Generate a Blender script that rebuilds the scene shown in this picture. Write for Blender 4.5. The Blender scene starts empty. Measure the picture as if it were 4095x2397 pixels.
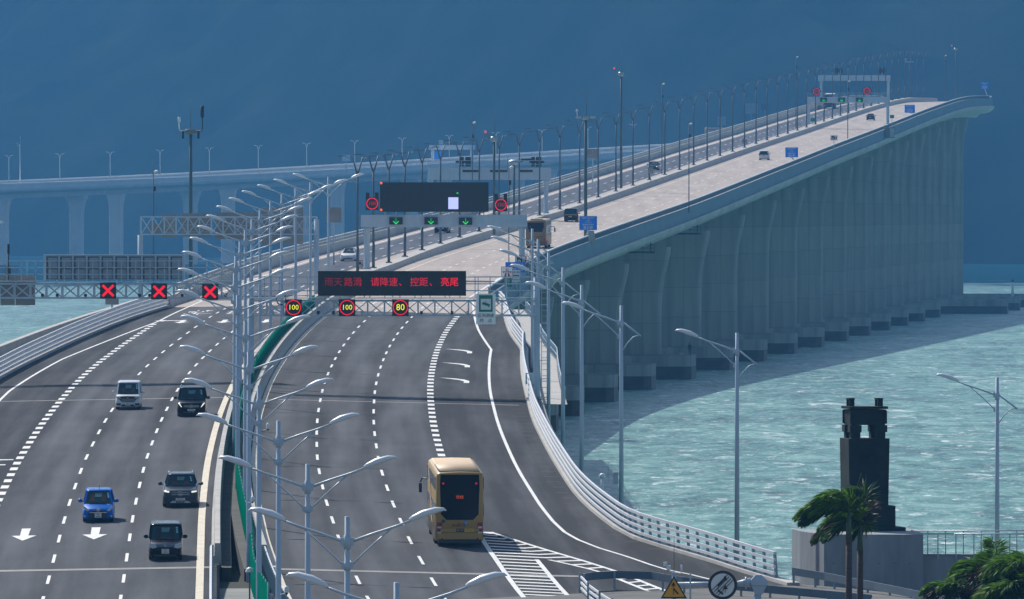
import bpy, math, random
import numpy as np
from mathutils import Vector, Matrix
random.seed(7)
R=math.radians
S=bpy.context.scene
COL=S.collection
# ---------------------------------------------------------------- camera, light, exposure
cam=bpy.data.objects.new('camera',bpy.data.cameras.new('camera')); COL.objects.link(cam)
HC=23.0; HAZE=1.4e-4
cam.location=(0,0,HC)
cam.rotation_euler=(R(90)-math.atan((1198.5-870.)/36000.),0,0)
cam.data.sensor_width=36; cam.data.lens=36*36000/4095.
cam.data.clip_start=5; cam.data.clip_end=30000
S.camera=cam
SUNV=Vector((-.52,.92,1.0)).normalized()  # towards the sun
SUN_EL=math.asin(SUNV.z); SUN_AZ=math.atan2(SUNV.x,SUNV.y)
W=bpy.data.worlds.new('World'); S.world=W; W.use_nodes=True
nt=W.node_tree; nt.nodes.clear()
bg=nt.nodes.new('ShaderNodeBackground'); wo=nt.nodes.new('ShaderNodeOutputWorld'); sk=nt.nodes.new('ShaderNodeTexSky')
sk.sky_type='NISHITA'; sk.sun_disc=False; sk.sun_elevation=SUN_EL; sk.sun_rotation=SUN_AZ
sk.air_density=1.0; sk.dust_density=1.0; sk.ozone_density=1.5
bg.inputs['Strength'].default_value=.10
nt.links.new(sk.outputs[0],bg.inputs[0]); nt.links.new(bg.outputs[0],wo.inputs[0])
sd=bpy.data.lights.new('sun','SUN'); sd.energy=4.3; sd.angle=R(.5); sd.color=(1,.95,.87)
sun=bpy.data.objects.new('sun',sd); COL.objects.link(sun); sun.location=(-300,600,600)
sun.rotation_euler=(-SUNV).to_track_quat('-Z','Y').to_euler()
S.view_settings.view_transform='Standard'; S.view_settings.look='None'
S.view_settings.exposure=.28; S.view_settings.gamma=1
S.render.engine='CYCLES'
S.cycles.use_denoising=True
S.cycles.max_bounces=6; S.cycles.volume_bounces=1; S.cycles.transparent_max_bounces=8
S.cycles.caustics_reflective=False; S.cycles.caustics_refractive=False
# ---------------------------------------------------------------- helpers
class MB:
    def __init__(s): s.v=[]; s.f=[]; s.m=[]; s.s=[]
    def add(s,vs,fs,mi=0,sm=False):
        o=len(s.v); s.v+= [tuple(v) for v in vs]
        for f in fs: s.f.append(tuple(i+o for i in f)); s.m.append(mi); s.s.append(sm)
        return s
    def box(s,c,d,mi=0,rz=0,M=None):
        x,y,z=d[0]/2,d[1]/2,d[2]/2
        vs=[Vector(p) for p in ((-x,-y,-z),(x,-y,-z),(x,y,-z),(-x,y,-z),(-x,-y,z),(x,-y,z),(x,y,z),(-x,y,z))]
        if M is None: M=Matrix.Rotation(rz,3,'Z') if rz else None
        if M is not None: vs=[M@v for v in vs]
        c=Vector(c)
        return s.add([c+v for v in vs],[(0,3,2,1),(4,5,6,7),(0,1,5,4),(1,2,6,5),(2,3,7,6),(3,0,4,7)],mi)
    def bx(s,x0,x1,y0,y1,z0,z1,mi=0): return s.box(((x0+x1)/2,(y0+y1)/2,(z0+z1)/2),(abs(x1-x0),abs(y1-y0),abs(z1-z0)),mi)
    def tube(s,pts,r,n=8,mi=0,cap=True,sm=True,el=1.0):
        pts=[Vector(p) for p in pts]; k=len(pts)
        rs=r if isinstance(r,(list,tuple)) else [r]*k
        vs=[]; fs=[]
        for i,p in enumerate(pts):
            t=(pts[min(i+1,k-1)]-pts[max(i-1,0)]).normalized()
            a=Vector((0,0,1)).cross(t)
            if a.length<.05: a=Vector((1,0,0)) if abs(t.x)<.9 else Vector((0,1,0)); a=(a-t*a.dot(t))
            a.normalize(); b=t.cross(a)
            for j in range(n):
                q=2*math.pi*(j+.5)/n
                vs.append(p+a*(rs[i]*math.cos(q)*el)+b*(rs[i]*math.sin(q)))
        for i in range(k-1):
            for j in range(n):
                j2=(j+1)%n; fs.append((i*n+j,i*n+j2,(i+1)*n+j2,(i+1)*n+j))
        if cap: fs.append(tuple(range(n-1,-1,-1))); fs.append(tuple((k-1)*n+j for j in range(n)))
        return s.add(vs,fs,mi,sm)
    def beam(s,a,b,w,h=None,mi=0):
        a=Vector(a); b=Vector(b); t=b-a; L=t.length; t.normalize(); h=h or w
        x=Vector((0,0,1)).cross(t)
        if x.length<.01: x=Vector((1,0,0))
        x.normalize(); y=t.cross(x)
        M=Matrix((x,t,y)).transposed()
        return s.box((a+b)/2,(w,L,h),mi,M=M)
    def prism(s,poly,y0,y1,mi=0):            # polygon (x,z) pushed along y; listed anticlockwise seen from -y
        n=len(poly); vs=[(x,y0,z) for x,z in poly]+[(x,y1,z) for x,z in poly]
        fs=[tuple(range(n)),tuple(range(2*n-1,n-1,-1))]+[(i,i+n,(i+1)%n+n,(i+1)%n) for i in range(n)]
        return s.add(vs,fs,mi)
    def slab(s,poly,z0,z1,mi=0):             # polygon (x,y) pushed along z
        n=len(poly); vs=[(x,y,z0) for x,y in poly]+[(x,y,z1) for x,y in poly]
        fs=[tuple(range(n-1,-1,-1)),tuple(range(n,2*n))]+[(i,(i+1)%n,(i+1)%n+n,i+n) for i in range(n)]
        return s.add(vs,fs,mi)
    def loft(s,rings,mi=0,cap=True,sm=False,closed=True):
        n=len(rings[0]); vs=[p for r in rings for p in r]; fs=[]
        for i in range(len(rings)-1):
            for j in range(n if closed else n-1):
                j2=(j+1)%n; fs.append((i*n+j,i*n+j2,(i+1)*n+j2,(i+1)*n+j))
        if cap and closed: fs.append(tuple(range(n-1,-1,-1))); fs.append(tuple((len(rings)-1)*n+j for j in range(n)))
        return s.add(vs,fs,mi,sm)
    def sweep(s,path,prof,mi=0,closed=True,sm=False,cap=True):   # prof (sideways, up); path 3D
        path=[Vector(p) for p in path]; rings=[]; k=len(path)
        for i,p in enumerate(path):
            t=path[min(i+1,k-1)]-path[max(i-1,0)]; t.z=0; t.normalize(); r=Vector((t.y,-t.x,0))
            pr=prof(i) if callable(prof) else prof
            rings.append([p+r*a+Vector((0,0,b)) for a,b in pr])
        return s.loft(rings,mi,cap,sm,closed)
    def dome(s,c,rx,ry,rz,n=10,m=5,mi=0,full=False):
        vs=[];fs=[]; lo=-math.pi/2 if full else 0
        for i in range(m+1):
            a=lo+(math.pi/2-lo)*i/m
            for j in range(n):
                q=2*math.pi*j/n; vs.append((c[0]+rx*math.cos(a)*math.cos(q),c[1]+ry*math.cos(a)*math.sin(q),c[2]+rz*math.sin(a)))
        for i in range(m):
            for j in range(n): j2=(j+1)%n; fs.append((i*n+j,i*n+j2,(i+1)*n+j2,(i+1)*n+j))
        return s.add(vs,fs,mi,True)
    def disc(s,c,r,n=24,mi=0,dy=0.02,r2=0):  # faces -y
        o=[(c[0]+r*math.cos(2*math.pi*i/n),c[2]+r*math.sin(2*math.pi*i/n)) for i in range(n)]
        if not r2: return s.prism(o,c[1]-dy,c[1],mi)
        vs=[];fs=[]
        for i in range(n):
            q=2*math.pi*i/n; a,b=math.cos(q),math.sin(q)
            vs+=[(c[0]+r*a,c[1]-dy,c[2]+r*b),(c[0]+r2*a,c[1]-dy,c[2]+r2*b),(c[0]+r2*a,c[1],c[2]+r2*b),(c[0]+r*a,c[1],c[2]+r*b)]
        for i in range(n):
            j=(i+1)%n
            for q in range(4): q2=(q+1)%4; fs.append((i*4+q,i*4+q2,j*4+q2,j*4+q))
        return s.add(vs,fs,mi)
    def mesh(s,name,mats):
        me=bpy.data.meshes.new(name); me.from_pydata(s.v,[],s.f); me.validate()
        for m in (mats if isinstance(mats,(list,tuple)) else [mats]): me.materials.append(m)
        if len(me.polygons)==len(s.f):
            me.polygons.foreach_set('material_index',s.m); me.polygons.foreach_set('use_smooth',s.s)
        me.update(); return me
    def build(s,name,mats,parent=None,label=None):
        o=bpy.data.objects.new(name,s.mesh(name,mats)); COL.objects.link(o)
        if parent is not None: o.parent=parent
        if label: o['label']=label
        return o
def tag(o,label=None,cat=None,group=None,kind=None):
    if label: o['label']=label
    if cat: o['category']=cat
    if group: o['group']=group
    if kind: o['kind']=kind
    return o
def thing(name,label,cat,loc=(0,0,0),rz=0,group=None):
    o=bpy.data.objects.new(name,None); COL.objects.link(o); o.empty_display_size=.3
    o.location=loc; o.rotation_euler=(0,0,rz)
    return tag(o,label,cat,group)
KIDS={}
def copy_tree(o,parent=None):
    c=o.copy(); COL.objects.link(c)
    if parent is not None: c.parent=parent
    for ch in [x for x in o.children]: copy_tree(ch,c)
    return c
def again(o,loc,label,rz=None,group=None):
    c=copy_tree(o); c.location=loc; c['label']=label
    if rz is not None: c.rotation_euler=(0,0,rz)
    if group: c['group']=group
    return c
_W='zeroth first second third fourth fifth sixth seventh eighth ninth tenth eleventh twelfth thirteenth fourteenth fifteenth sixteenth seventeenth eighteenth nineteenth twentieth'.split()
def ordw(n):
    if n<=20: return _W[n]
    t={2:('twenty','twentieth'),3:('thirty','thirtieth'),4:('forty','fortieth')}[n//10]
    return t[1] if n%10==0 else t[0]+'-'+_W[n%10]
MATS={}
def mat(name,rgb,rough=.6,metal=0,var=0,scale=(1,1,1),bump=0,spec=None,emit=None,estr=1,alpha=None,rgb2=None,detail=4):
    if name in MATS: return MATS[name]
    m=bpy.data.materials.new(name); m.use_nodes=True; t=m.node_tree; b=t.nodes['Principled BSDF']
    b.inputs['Base Color'].default_value=(*rgb,1); b.inputs['Roughness'].default_value=rough; b.inputs['Metallic'].default_value=metal
    if spec is not None: b.inputs['Specular IOR Level'].default_value=spec
    if emit: b.inputs['Emission Color'].default_value=(*emit,1); b.inputs['Emission Strength'].default_value=estr
    if var or bump or rgb2:
        tc=t.nodes.new('ShaderNodeTexCoord'); mp=t.nodes.new('ShaderNodeMapping'); mp.inputs['Scale'].default_value=scale
        nz=t.nodes.new('ShaderNodeTexNoise'); nz.inputs['Scale'].default_value=1; nz.inputs['Detail'].default_value=detail; nz.inputs['Roughness'].default_value=.6
        t.links.new(tc.outputs['Object'],mp.inputs[0]); t.links.new(mp.outputs[0],nz.inputs['Vector'])
        if var or rgb2:
            cr=t.nodes.new('ShaderNodeValToRGB'); cr.color_ramp.elements[0].position=.3; cr.color_ramp.elements[1].position=.7
            a=[c*(1-var) for c in rgb]; c2=rgb2 or [min(1,c*(1+var)) for c in rgb]
            cr.color_ramp.elements[0].color=(*a,1); cr.color_ramp.elements[1].color=(*c2,1)
            t.links.new(nz.outputs['Fac'],cr.inputs[0]); t.links.new(cr.outputs[0],b.inputs['Base Color'])
        if bump:
            bp=t.nodes.new('ShaderNodeBump'); bp.inputs['Strength'].default_value=bump; bp.inputs['Distance'].default_value=.05
            t.links.new(nz.outputs['Fac'],bp.inputs['Height']); t.links.new(bp.outputs[0],b.inputs['Normal'])
    MATS[name]=m; return m
def text(s,size,name='lettering',mats=None,parent=None,loc=(0,0,0),rot=(R(90),0,0),sx=1,depth=.004,align='CENTER'):
    cu=bpy.data.curves.new('txt','FONT'); cu.body=s; cu.size=size; cu.align_x=align; cu.align_y='CENTER'; cu.extrude=depth; cu.resolution_u=2
    o=bpy.data.objects.new('txt',cu); COL.objects.link(o)
    dg=bpy.context.evaluated_depsgraph_get(); me=bpy.data.meshes.new_from_object(o.evaluated_get(dg))
    bpy.data.objects.remove(o); bpy.data.curves.remove(cu)
    me.materials.clear(); me.materials.append(mats)
    M=Matrix.Translation(loc)@Matrix.Rotation(rot[2],4,'Z')@Matrix.Rotation(rot[0],4,'X')@Matrix.Diagonal((sx,1,1,1))
    me.transform(M); me.name=name
    r=bpy.data.objects.new(name,me); COL.objects.link(r)
    if parent is not None: r.parent=parent
    return r
# ---------------------------------------------------------------- materials
def road_mat(name,c,var,lanes=None):
    m=bpy.data.materials.new(name); m.use_nodes=True; t=m.node_tree; b=t.nodes['Principled BSDF']; L=t.links.new
    tc=t.nodes.new('ShaderNodeTexCoord')
    def noise(sc,det=4):
        mp=t.nodes.new('ShaderNodeMapping'); mp.inputs['Scale'].default_value=sc
        n=t.nodes.new('ShaderNodeTexNoise'); n.inputs['Scale'].default_value=1; n.inputs['Detail'].default_value=det
        L(tc.outputs['Object'],mp.inputs[0]); L(mp.outputs[0],n.inputs['Vector']); return n
    a=noise((.55,.012,1)); d=noise((9,3,9),3); e=noise((.25,.1,1),5)
    def mth(op,x,y):
        k=t.nodes.new('ShaderNodeMath'); k.operation=op
        for i,q in enumerate((x,y)):
            if isinstance(q,(int,float)): k.inputs[i].default_value=q
            else: L(q,k.inputs[i])
        return k.outputs[0]
    v=mth('ADD',mth('MULTIPLY',a.outputs['Fac'],1.2),mth('MULTIPLY',e.outputs['Fac'],.6)); v=mth('ADD',v,mth('MULTIPLY',d.outputs['Fac'],.5))
    v=mth('MULTIPLY',v,1/2.3)
    if lanes:      # tyre-polished tracks inside the lanes, dark oil film along the lines and on the shoulders
        at_=t.nodes.new('ShaderNodeAttribute'); at_.attribute_name='wear'; sx=t.nodes.new('ShaderNodeSeparateXYZ'); L(at_.outputs['Vector'],sx.inputs[0])
        o=sx.outputs['X']; ph=mth('MULTIPLY',o,2*math.pi/3.72)
        w_=mth('ADD',mth('MULTIPLY',mth('COSINE',ph,0),-.5),mth('MULTIPLY',mth('COSINE',mth('MULTIPLY',ph,2),0),-.22))
        ins=mth('MULTIPLY',mth('GREATER_THAN',o,lanes[0]),mth('LESS_THAN',o,lanes[1]))
        w_=mth('ADD',mth('MULTIPLY',w_,ins),mth('MULTIPLY',mth('SUBTRACT',ins,1),1.3))
        mp=t.nodes.new('ShaderNodeMapping'); mp.inputs['Scale'].default_value=(.7,.014,1); L(at_.outputs['Vector'],mp.inputs[0])
        nw=t.nodes.new('ShaderNodeTexNoise'); nw.inputs['Scale'].default_value=1; nw.inputs['Detail'].default_value=5; L(mp.outputs[0],nw.inputs['Vector'])
        v=mth('ADD',mth('ADD',mth('MULTIPLY',v,.55),.235),mth('MULTIPLY',w_,.075)); v=mth('ADD',v,mth('MULTIPLY',mth('SUBTRACT',nw.outputs['Fac'],.5),.45))
    cr=t.nodes.new('ShaderNodeValToRGB'); cr.color_ramp.elements[0].position=.36; cr.color_ramp.elements[1].position=.64
    cr.color_ramp.elements[0].color=(*[x*(1-var) for x in c],1); cr.color_ramp.elements[1].color=(*[x*(1+var) for x in c],1)
    L(v,cr.inputs[0]); L(cr.outputs[0],b.inputs['Base Color']); b.inputs['Roughness'].default_value=.9; b.inputs['Specular IOR Level'].default_value=.04
    bp=t.nodes.new('ShaderNodeBump'); bp.inputs['Strength'].default_value=.25; bp.inputs['Distance'].default_value=.02
    L(d.outputs['Fac'],bp.inputs['Height']); L(bp.outputs[0],b.inputs['Normal'])
    MATS[name]=m; return m
M_asphL=road_mat('asphalt_incoming',(.088,.093,.102),.46,(-7.6,3.5)); M_asphR=road_mat('asphalt_outgoing',(.086,.090,.098),.46,(-7.4,3.7))
M_bconc=road_mat('concrete_pavement',(.45,.395,.36),.14)
M_basph=road_mat('worn_asphalt',(.11,.122,.148),.25)
M_mark=mat('road_paint',(.72,.72,.70),.6,var=.12,scale=(3,.6,1))
M_yel=mat('cream_paint',(.62,.55,.42),.6,var=.12,scale=(3,.6,1))
M_conc=mat('concrete',(.40,.39,.37),.8,var=.16,scale=(.7,.7,.35),bump=.1)
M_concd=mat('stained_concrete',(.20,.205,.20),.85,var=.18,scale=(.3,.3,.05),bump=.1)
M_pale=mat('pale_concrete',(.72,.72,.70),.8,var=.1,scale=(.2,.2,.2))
def pier_mat():      # cast in lifts: faint panel joints, streaks below them
    m=bpy.data.materials.new('pier_concrete'); m.use_nodes=True; t=m.node_tree; b=t.nodes['Principled BSDF']; L=t.links.new
    tc=t.nodes.new('ShaderNodeTexCoord'); sx=t.nodes.new('ShaderNodeSeparateXYZ'); L(tc.outputs['Object'],sx.inputs[0])
    ad=t.nodes.new('ShaderNodeMath'); L(sx.outputs['X'],ad.inputs[0]); L(sx.outputs['Y'],ad.inputs[1])
    cb=t.nodes.new('ShaderNodeCombineXYZ'); L(ad.outputs[0],cb.inputs[0]); L(sx.outputs['Z'],cb.inputs[1])
    br=t.nodes.new('ShaderNodeTexBrick'); br.offset=0; br.inputs['Scale'].default_value=1; br.inputs['Brick Width'].default_value=4.2; br.inputs['Row Height'].default_value=4.5; br.inputs['Mortar Size'].default_value=.05
    br.inputs['Color1'].default_value=(.335,.36,.345,1); br.inputs['Color2'].default_value=(.29,.315,.305,1); br.inputs['Mortar'].default_value=(.235,.25,.245,1); L(cb.outputs[0],br.inputs['Vector'])
    mp=t.nodes.new('ShaderNodeMapping'); mp.inputs['Scale'].default_value=(.6,.6,.05); L(tc.outputs['Object'],mp.inputs[0])
    nz=t.nodes.new('ShaderNodeTexNoise'); nz.inputs['Scale'].default_value=1; nz.inputs['Detail'].default_value=6; L(mp.outputs[0],nz.inputs['Vector'])
    cr=t.nodes.new('ShaderNodeValToRGB'); cr.color_ramp.elements[0].position=.35; cr.color_ramp.elements[1].position=.62; cr.color_ramp.elements[0].color=(.62,.62,.62,1); L(nz.outputs['Fac'],cr.inputs[0])
    mx=t.nodes.new('ShaderNodeMix'); mx.data_type='RGBA'; mx.blend_type='MULTIPLY'; mx.inputs['Factor'].default_value=.8; L(br.outputs['Color'],mx.inputs['A']); L(cr.outputs[0],mx.inputs['B'])
    L(mx.outputs['Result'],b.inputs['Base Color']); b.inputs['Roughness'].default_value=.85; b.inputs['Specular IOR Level'].default_value=.2
    return m
M_pier=pier_mat()
M_signw=mat('reflective_white',(.92,.93,.92),.5)
M_gapwall=mat('gap_shade_concrete',(.055,.06,.058),.9,var=.4,scale=(.4,.4,.8))  # wall colour darkened to put the shade of the median gap into it
M_girder=mat('girder_concrete',(.46,.49,.475),.75,var=.18,scale=(.3,.08,.5))
M_parap=mat('blue_grey_parapet',(.13,.22,.30),.7,var=.12,scale=(.3,.1,.5))
M_tide=mat('wet_concrete',(.045,.045,.04),.5,var=.35,scale=(.5,.5,1.5))
M_pole=mat('pale_blue_grey_paint',(.44,.53,.62),.4,var=.06,scale=(2,2,.3))
M_head=mat('lamp_shell_grey',(.72,.76,.80),.35)
M_dpole=mat('dark_grey_paint',(.10,.13,.16),.5,metal=.2)
M_dark=mat('black_plastic',(.015,.017,.02),.45)
M_rail=mat('white_rail_paint',(.70,.72,.75),.4,var=.05,scale=(1,1,1))
M_railb=mat('blue_grey_rail',(.24,.32,.40),.5)
M_guard=mat('guard_rail_steel',(.085,.13,.175),.6,var=.1,scale=(1,1,1))
M_galv=mat('galvanised_steel',(.36,.42,.47),.42,metal=.55,var=.12,scale=(1.5,1.5,1.5))
M_green=mat('green_mesh',(.0,.20,.14),.8,var=.15,scale=(1,1,1),spec=.1)
def see_through(m,f):      # thin sheet that lets some sun through
    t_=m.node_tree; b_=t_.nodes['Principled BSDF']; o_=t_.nodes['Material Output']; tr=t_.nodes.new('ShaderNodeBsdfTranslucent'); mx_=t_.nodes.new('ShaderNodeMixShader'); mx_.inputs[0].default_value=f
    t_.links.new(b_.inputs['Base Color'].links[0].from_socket,tr.inputs[0]); t_.links.new(b_.outputs[0],mx_.inputs[1]); t_.links.new(tr.outputs[0],mx_.inputs[2]); t_.links.new(mx_.outputs[0],o_.inputs[0])
see_through(M_green,.55)
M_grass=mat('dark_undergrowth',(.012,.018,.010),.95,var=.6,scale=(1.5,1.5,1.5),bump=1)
M_gravel=mat('gravel',(.10,.10,.11),.95,var=.8,scale=(5,5,5),bump=1)
M_soil=mat('ground',(.10,.10,.095),.9,var=.3,scale=(.3,.3,.3),bump=.3)
M_white=mat('white_paint',(.75,.76,.77),.4)
M_black=mat('black_paint',(.02,.02,.022),.5)
M_screen=mat('display_black',(.006,.008,.012),.35)
M_red=mat('red_led',(.2,0,0),.5,emit=(.8,.002,.022),estr=1.0)
M_redd=mat('dim_red_led',(.1,0,0),.5,emit=(.55,.01,.03),estr=.55)
M_ledy=mat('yellow_led',(.2,.2,0),.5,emit=(.9,.85,.02),estr=.95)
M_ledg=mat('green_led',(0,.2,0),.5,emit=(.01,.9,.12),estr=.9)
M_ledo=mat('orange_led',(.2,.05,0),.5,emit=(1,.12,.01),estr=1)
M_blue=mat('blue_sign',(.0,.19,.78),.45)
M_sgreen=mat('green_sign',(.0,.19,.12),.45)
M_signback=mat('weathered_sign_back',(.27,.255,.25),.7,var=.2,scale=(.5,.5,.5))
M_stone=mat('dark_stone',(.013,.018,.018),.8,var=.5,scale=(.6,.6,.6),bump=.6,spec=.25,rgb2=(.022,.038,.036))
M_glass=mat('tinted_glass',(.010,.042,.048),.06,spec=.4)
M_tyre=mat('tyre',(.012,.012,.012),.8)
M_rim=mat('alloy_rim',(.35,.36,.38),.35,metal=.8)
M_chrome=mat('chrome',(.65,.67,.7),.15,metal=1)
M_lens=mat('headlamp_lens',(.45,.5,.55),.08,spec=.8)
M_lit=mat('headlamp_lit',(.8,.8,.7),.3,emit=(1,.97,.75),estr=.7)
M_tail=mat('tail_lamp',(.30,.004,.008),.2)
M_gold=mat('gold_paint',(.39,.235,.065),.4)
M_goldl=mat('pale_gold_roof',(.60,.42,.24),.45)
# ---------------------------------------------------------------- alignment (metres; y is distance from the camera)
ZM=HC
def table(ys,vs):
    ys=np.array(ys,float); vs=np.array(vs,float); n=len(ys)      # natural cubic spline
    h=np.diff(ys); A=np.zeros((n,n)); b=np.zeros(n); A[0,0]=A[-1,-1]=1
    for i in range(1,n-1):
        A[i,i-1]=h[i-1]; A[i,i]=2*(h[i-1]+h[i]); A[i,i+1]=h[i]; b[i]=3*((vs[i+1]-vs[i])/h[i]-(vs[i]-vs[i-1])/h[i-1])
    c=np.linalg.solve(A,b)
    def f(y):
        y=min(max(float(y),ys[0]),ys[-1]); i=min(max(int(np.searchsorted(ys,y))-1,0),n-2)
        d=y-ys[i]; bb=(vs[i+1]-vs[i])/h[i]-h[i]*(2*c[i]+c[i+1])/3; dd=(c[i+1]-c[i])/(3*h[i])
        return float(vs[i]+bb*d+c[i]*d*d+dd*d**3)
    return f
BK=lambda D: (D-33)/D          # bridge survey points are pulled 33 m nearer
_bx=[(959,-16.45),(1025,-14.0),(1090,-10.9),(1156,-6.7),(1222,-1.7),(1287,3.95),(1353,10.2),(1419,16.45),(1484,22.65),(1583,32),(1700,43),(1850,57),(2010,71.6),(2174,86.8),(2300,98.6),(2400,107.9),(2483,115.7),(2540,119.3),(2600,120.5),(2700,116),(2800,107),(2950,88)]
_bz=[(959,-5.97),(1025,-5.15),(1090,-3.95),(1156,-2.55),(1222,-1.15),(1287,.3),(1353,2.15),(1419,4.15),(1484,6.2),(1583,9.25),(1700,12.9),(1850,17.35),(2010,22.1),(2174,26.95),(2300,30.2),(2365,31.5),(2433,32.4),(2483,33.0),(2580,33.7),(2700,33.9),(2950,32)]
XM=table([280,320,360,400,450,500,550,600,650,700,750,800,860]+[d-33 for d,_ in _bx],
 [-3.2,-5.8,-8.4,-10.7,-13.0,-15.0,-16.75,-18.1,-19.0,-19.6,-19.8,-19.6,-18.15]+[x*BK(d) for d,x in _bx])
ZB=table([840]+[d-33 for d,_ in _bz],[-8.3]+[z*BK(d)-.9 for d,z in _bz])
L2Y=list(range(412,758,15))
XL2=table([380,412]+[442+15*i for i in range(22)]+[800,860,905,1025,1090,1156,1222,1287,1353,1419,1484,1583,1700,1850,2010,2174,2300,2400,2500,2600,2700,2800,2950],
 [-17.0,-18.08]+[-19.07,-19.56,-20.05,-20.53,-20.97,-21.39,-21.79,-22.15,-22.47,-22.77,-23.04,-23.27,-23.48,-23.66,-23.80,-23.90,-23.93,-23.93,-23.89,-23.82,-23.70,-23.55]+[-23.2,-22.4,-21.5]+[XM(y)-5 for y in (1025,1090,1156,1222,1287,1353,1419,1484,1583,1700,1850,2010,2174,2300,2400,2500,2600,2700,2800,2950)])
ZL2=table([330,400,425]+[442+15*i for i in range(22)]+[800,860,940,1090,1222,1353,1484,1583,1700,1850,2010,2174,2300,2400,2500,2650,2950],
 [-18.5,-18.4,-18.15]+[-17.75,-17.28,-16.80,-16.33,-15.85,-15.39,-14.94,-14.51,-14.10,-13.70,-13.31,-12.93,-12.57,-12.22,-11.86,-11.52,-11.19,-10.88,-10.58,-10.27,-9.96,-9.64]+[-8.85,-8.0]+[ZB(y)-.1 for y in (940,1090,1222,1353,1484,1583,1700,1850,2010,2174,2300,2400,2500,2650,2950)])
XR2=table([380,412]+[442+15*i for i in range(25)]+[850,900,1025,1090,1156,1222,1287,1353,1419,1484,1583,1700,1850,2010,2174,2300,2400,2500,2600,2700,2800,2950],
 [.0,-2.2]+[-3.83,-4.60,-5.34,-5.98,-6.61,-7.16,-7.67,-8.11,-8.47,-8.80,-9.09,-9.33,-9.53,-9.71,-9.84,-9.92,-9.96,-9.97,-9.95,-9.88,-9.77,-9.63,-9.44,-9.20,-8.92]+[-7.85,-6.55]+[XM(y)+10 for y in (1025,1090,1156,1222,1287,1353,1419,1484,1583,1700,1850,2010,2174,2300,2400,2500,2600,2700,2800,2950)])
ZR2=table([330,400,425]+[442+15*i for i in range(25)]+[860,940,1090,1222,1353,1484,1583,1700,1850,2010,2174,2300,2400,2500,2650,2950],
 [-18.6,-18.5,-18.3]+[-17.95,-17.46,-16.98,-16.51,-16.04,-15.58,-15.14,-14.71,-14.31,-13.91,-13.51,-13.12,-12.76,-12.41,-12.06,-11.71,-11.38,-11.06,-10.75,-10.43,-10.12,-9.81,-9.50,-9.20,-8.89]+[-7.92]+[ZB(y)-.12 for y in (940,1090,1222,1353,1484,1583,1700,1850,2010,2174,2300,2400,2500,2650,2950)])
def lin(ys,vs): return lambda y: float(np.interp(y,ys,vs))
EL=lin([860,1000],[.018,.02]); ER=lin([860,1000,2150,2300,2450],[-.024,-.012,-.012,.015,.06])
def zl(x,y): return ZM+ZL2(y)+EL(y)*(x-XL2(y))
def zr(x,y): return ZM+ZR2(y)+ER(y)*(x-XR2(y))
def PL(o,y,dz=0): x=XL2(y)+o; return (x,y,zl(x,y)+dz)       # o metres sideways of the reference lane line
def PR(o,y,dz=0): x=XR2(y)+o; return (x,y,zr(x,y)+dz)
def PB(o,y,dz=0):                                            # bridge: o metres sideways of the median
    x=XM(y)+o; return (x,y,(zr(x,y) if o>=0 else zl(x,y))+dz)
def rng(a,b,s):
    n=max(1,int(math.ceil((b-a)/s))); return [a+(b-a)*i/n for i in range(n+1)]
def ribbon(mb,P,oa,ob,ys,dz=.02,mi=0,wear=None):
    A=oa if callable(oa) else (lambda y:oa); B=ob if callable(ob) else (lambda y:ob)
    vs=[];
    for y in ys: vs+= [P(A(y),y,dz),P(B(y),y,dz)]
    mb.add(vs,[(2*i,2*i+1,2*i+3,2*i+2) for i in range(len(ys)-1)],mi)
    if wear is not None:
        for y in ys: wear+= [(A(y),y,0),(B(y),y,0)]
RAILX=table([380,420,446.5,453.5,460.8,467.8,477.2,488.9,502.6,514.9,533.7,555.7,583.8,594.6,626.3,680,726],[22,17.8,13.71,12.01,10.47,8.87,6.77,5.46,4.48,3.81,3.15,2.52,1.86,1.63,1.24,.85,.87])
def rail_off(y):
    if y<=726: return RAILX(y)-XR2(y)
    return float(np.interp(y,[726,764,825,870],[10.8,9.5,7.75,5.6]))
LPO=lin([452,840,930],[4.6,4.6,4.3])     # parapet on the median side of the incoming road
LEFT_RAIL=lin([600,652,697,742,832,870],[-15,-14.1,-13.2,-12.3,-10.0,-9.1])
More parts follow.
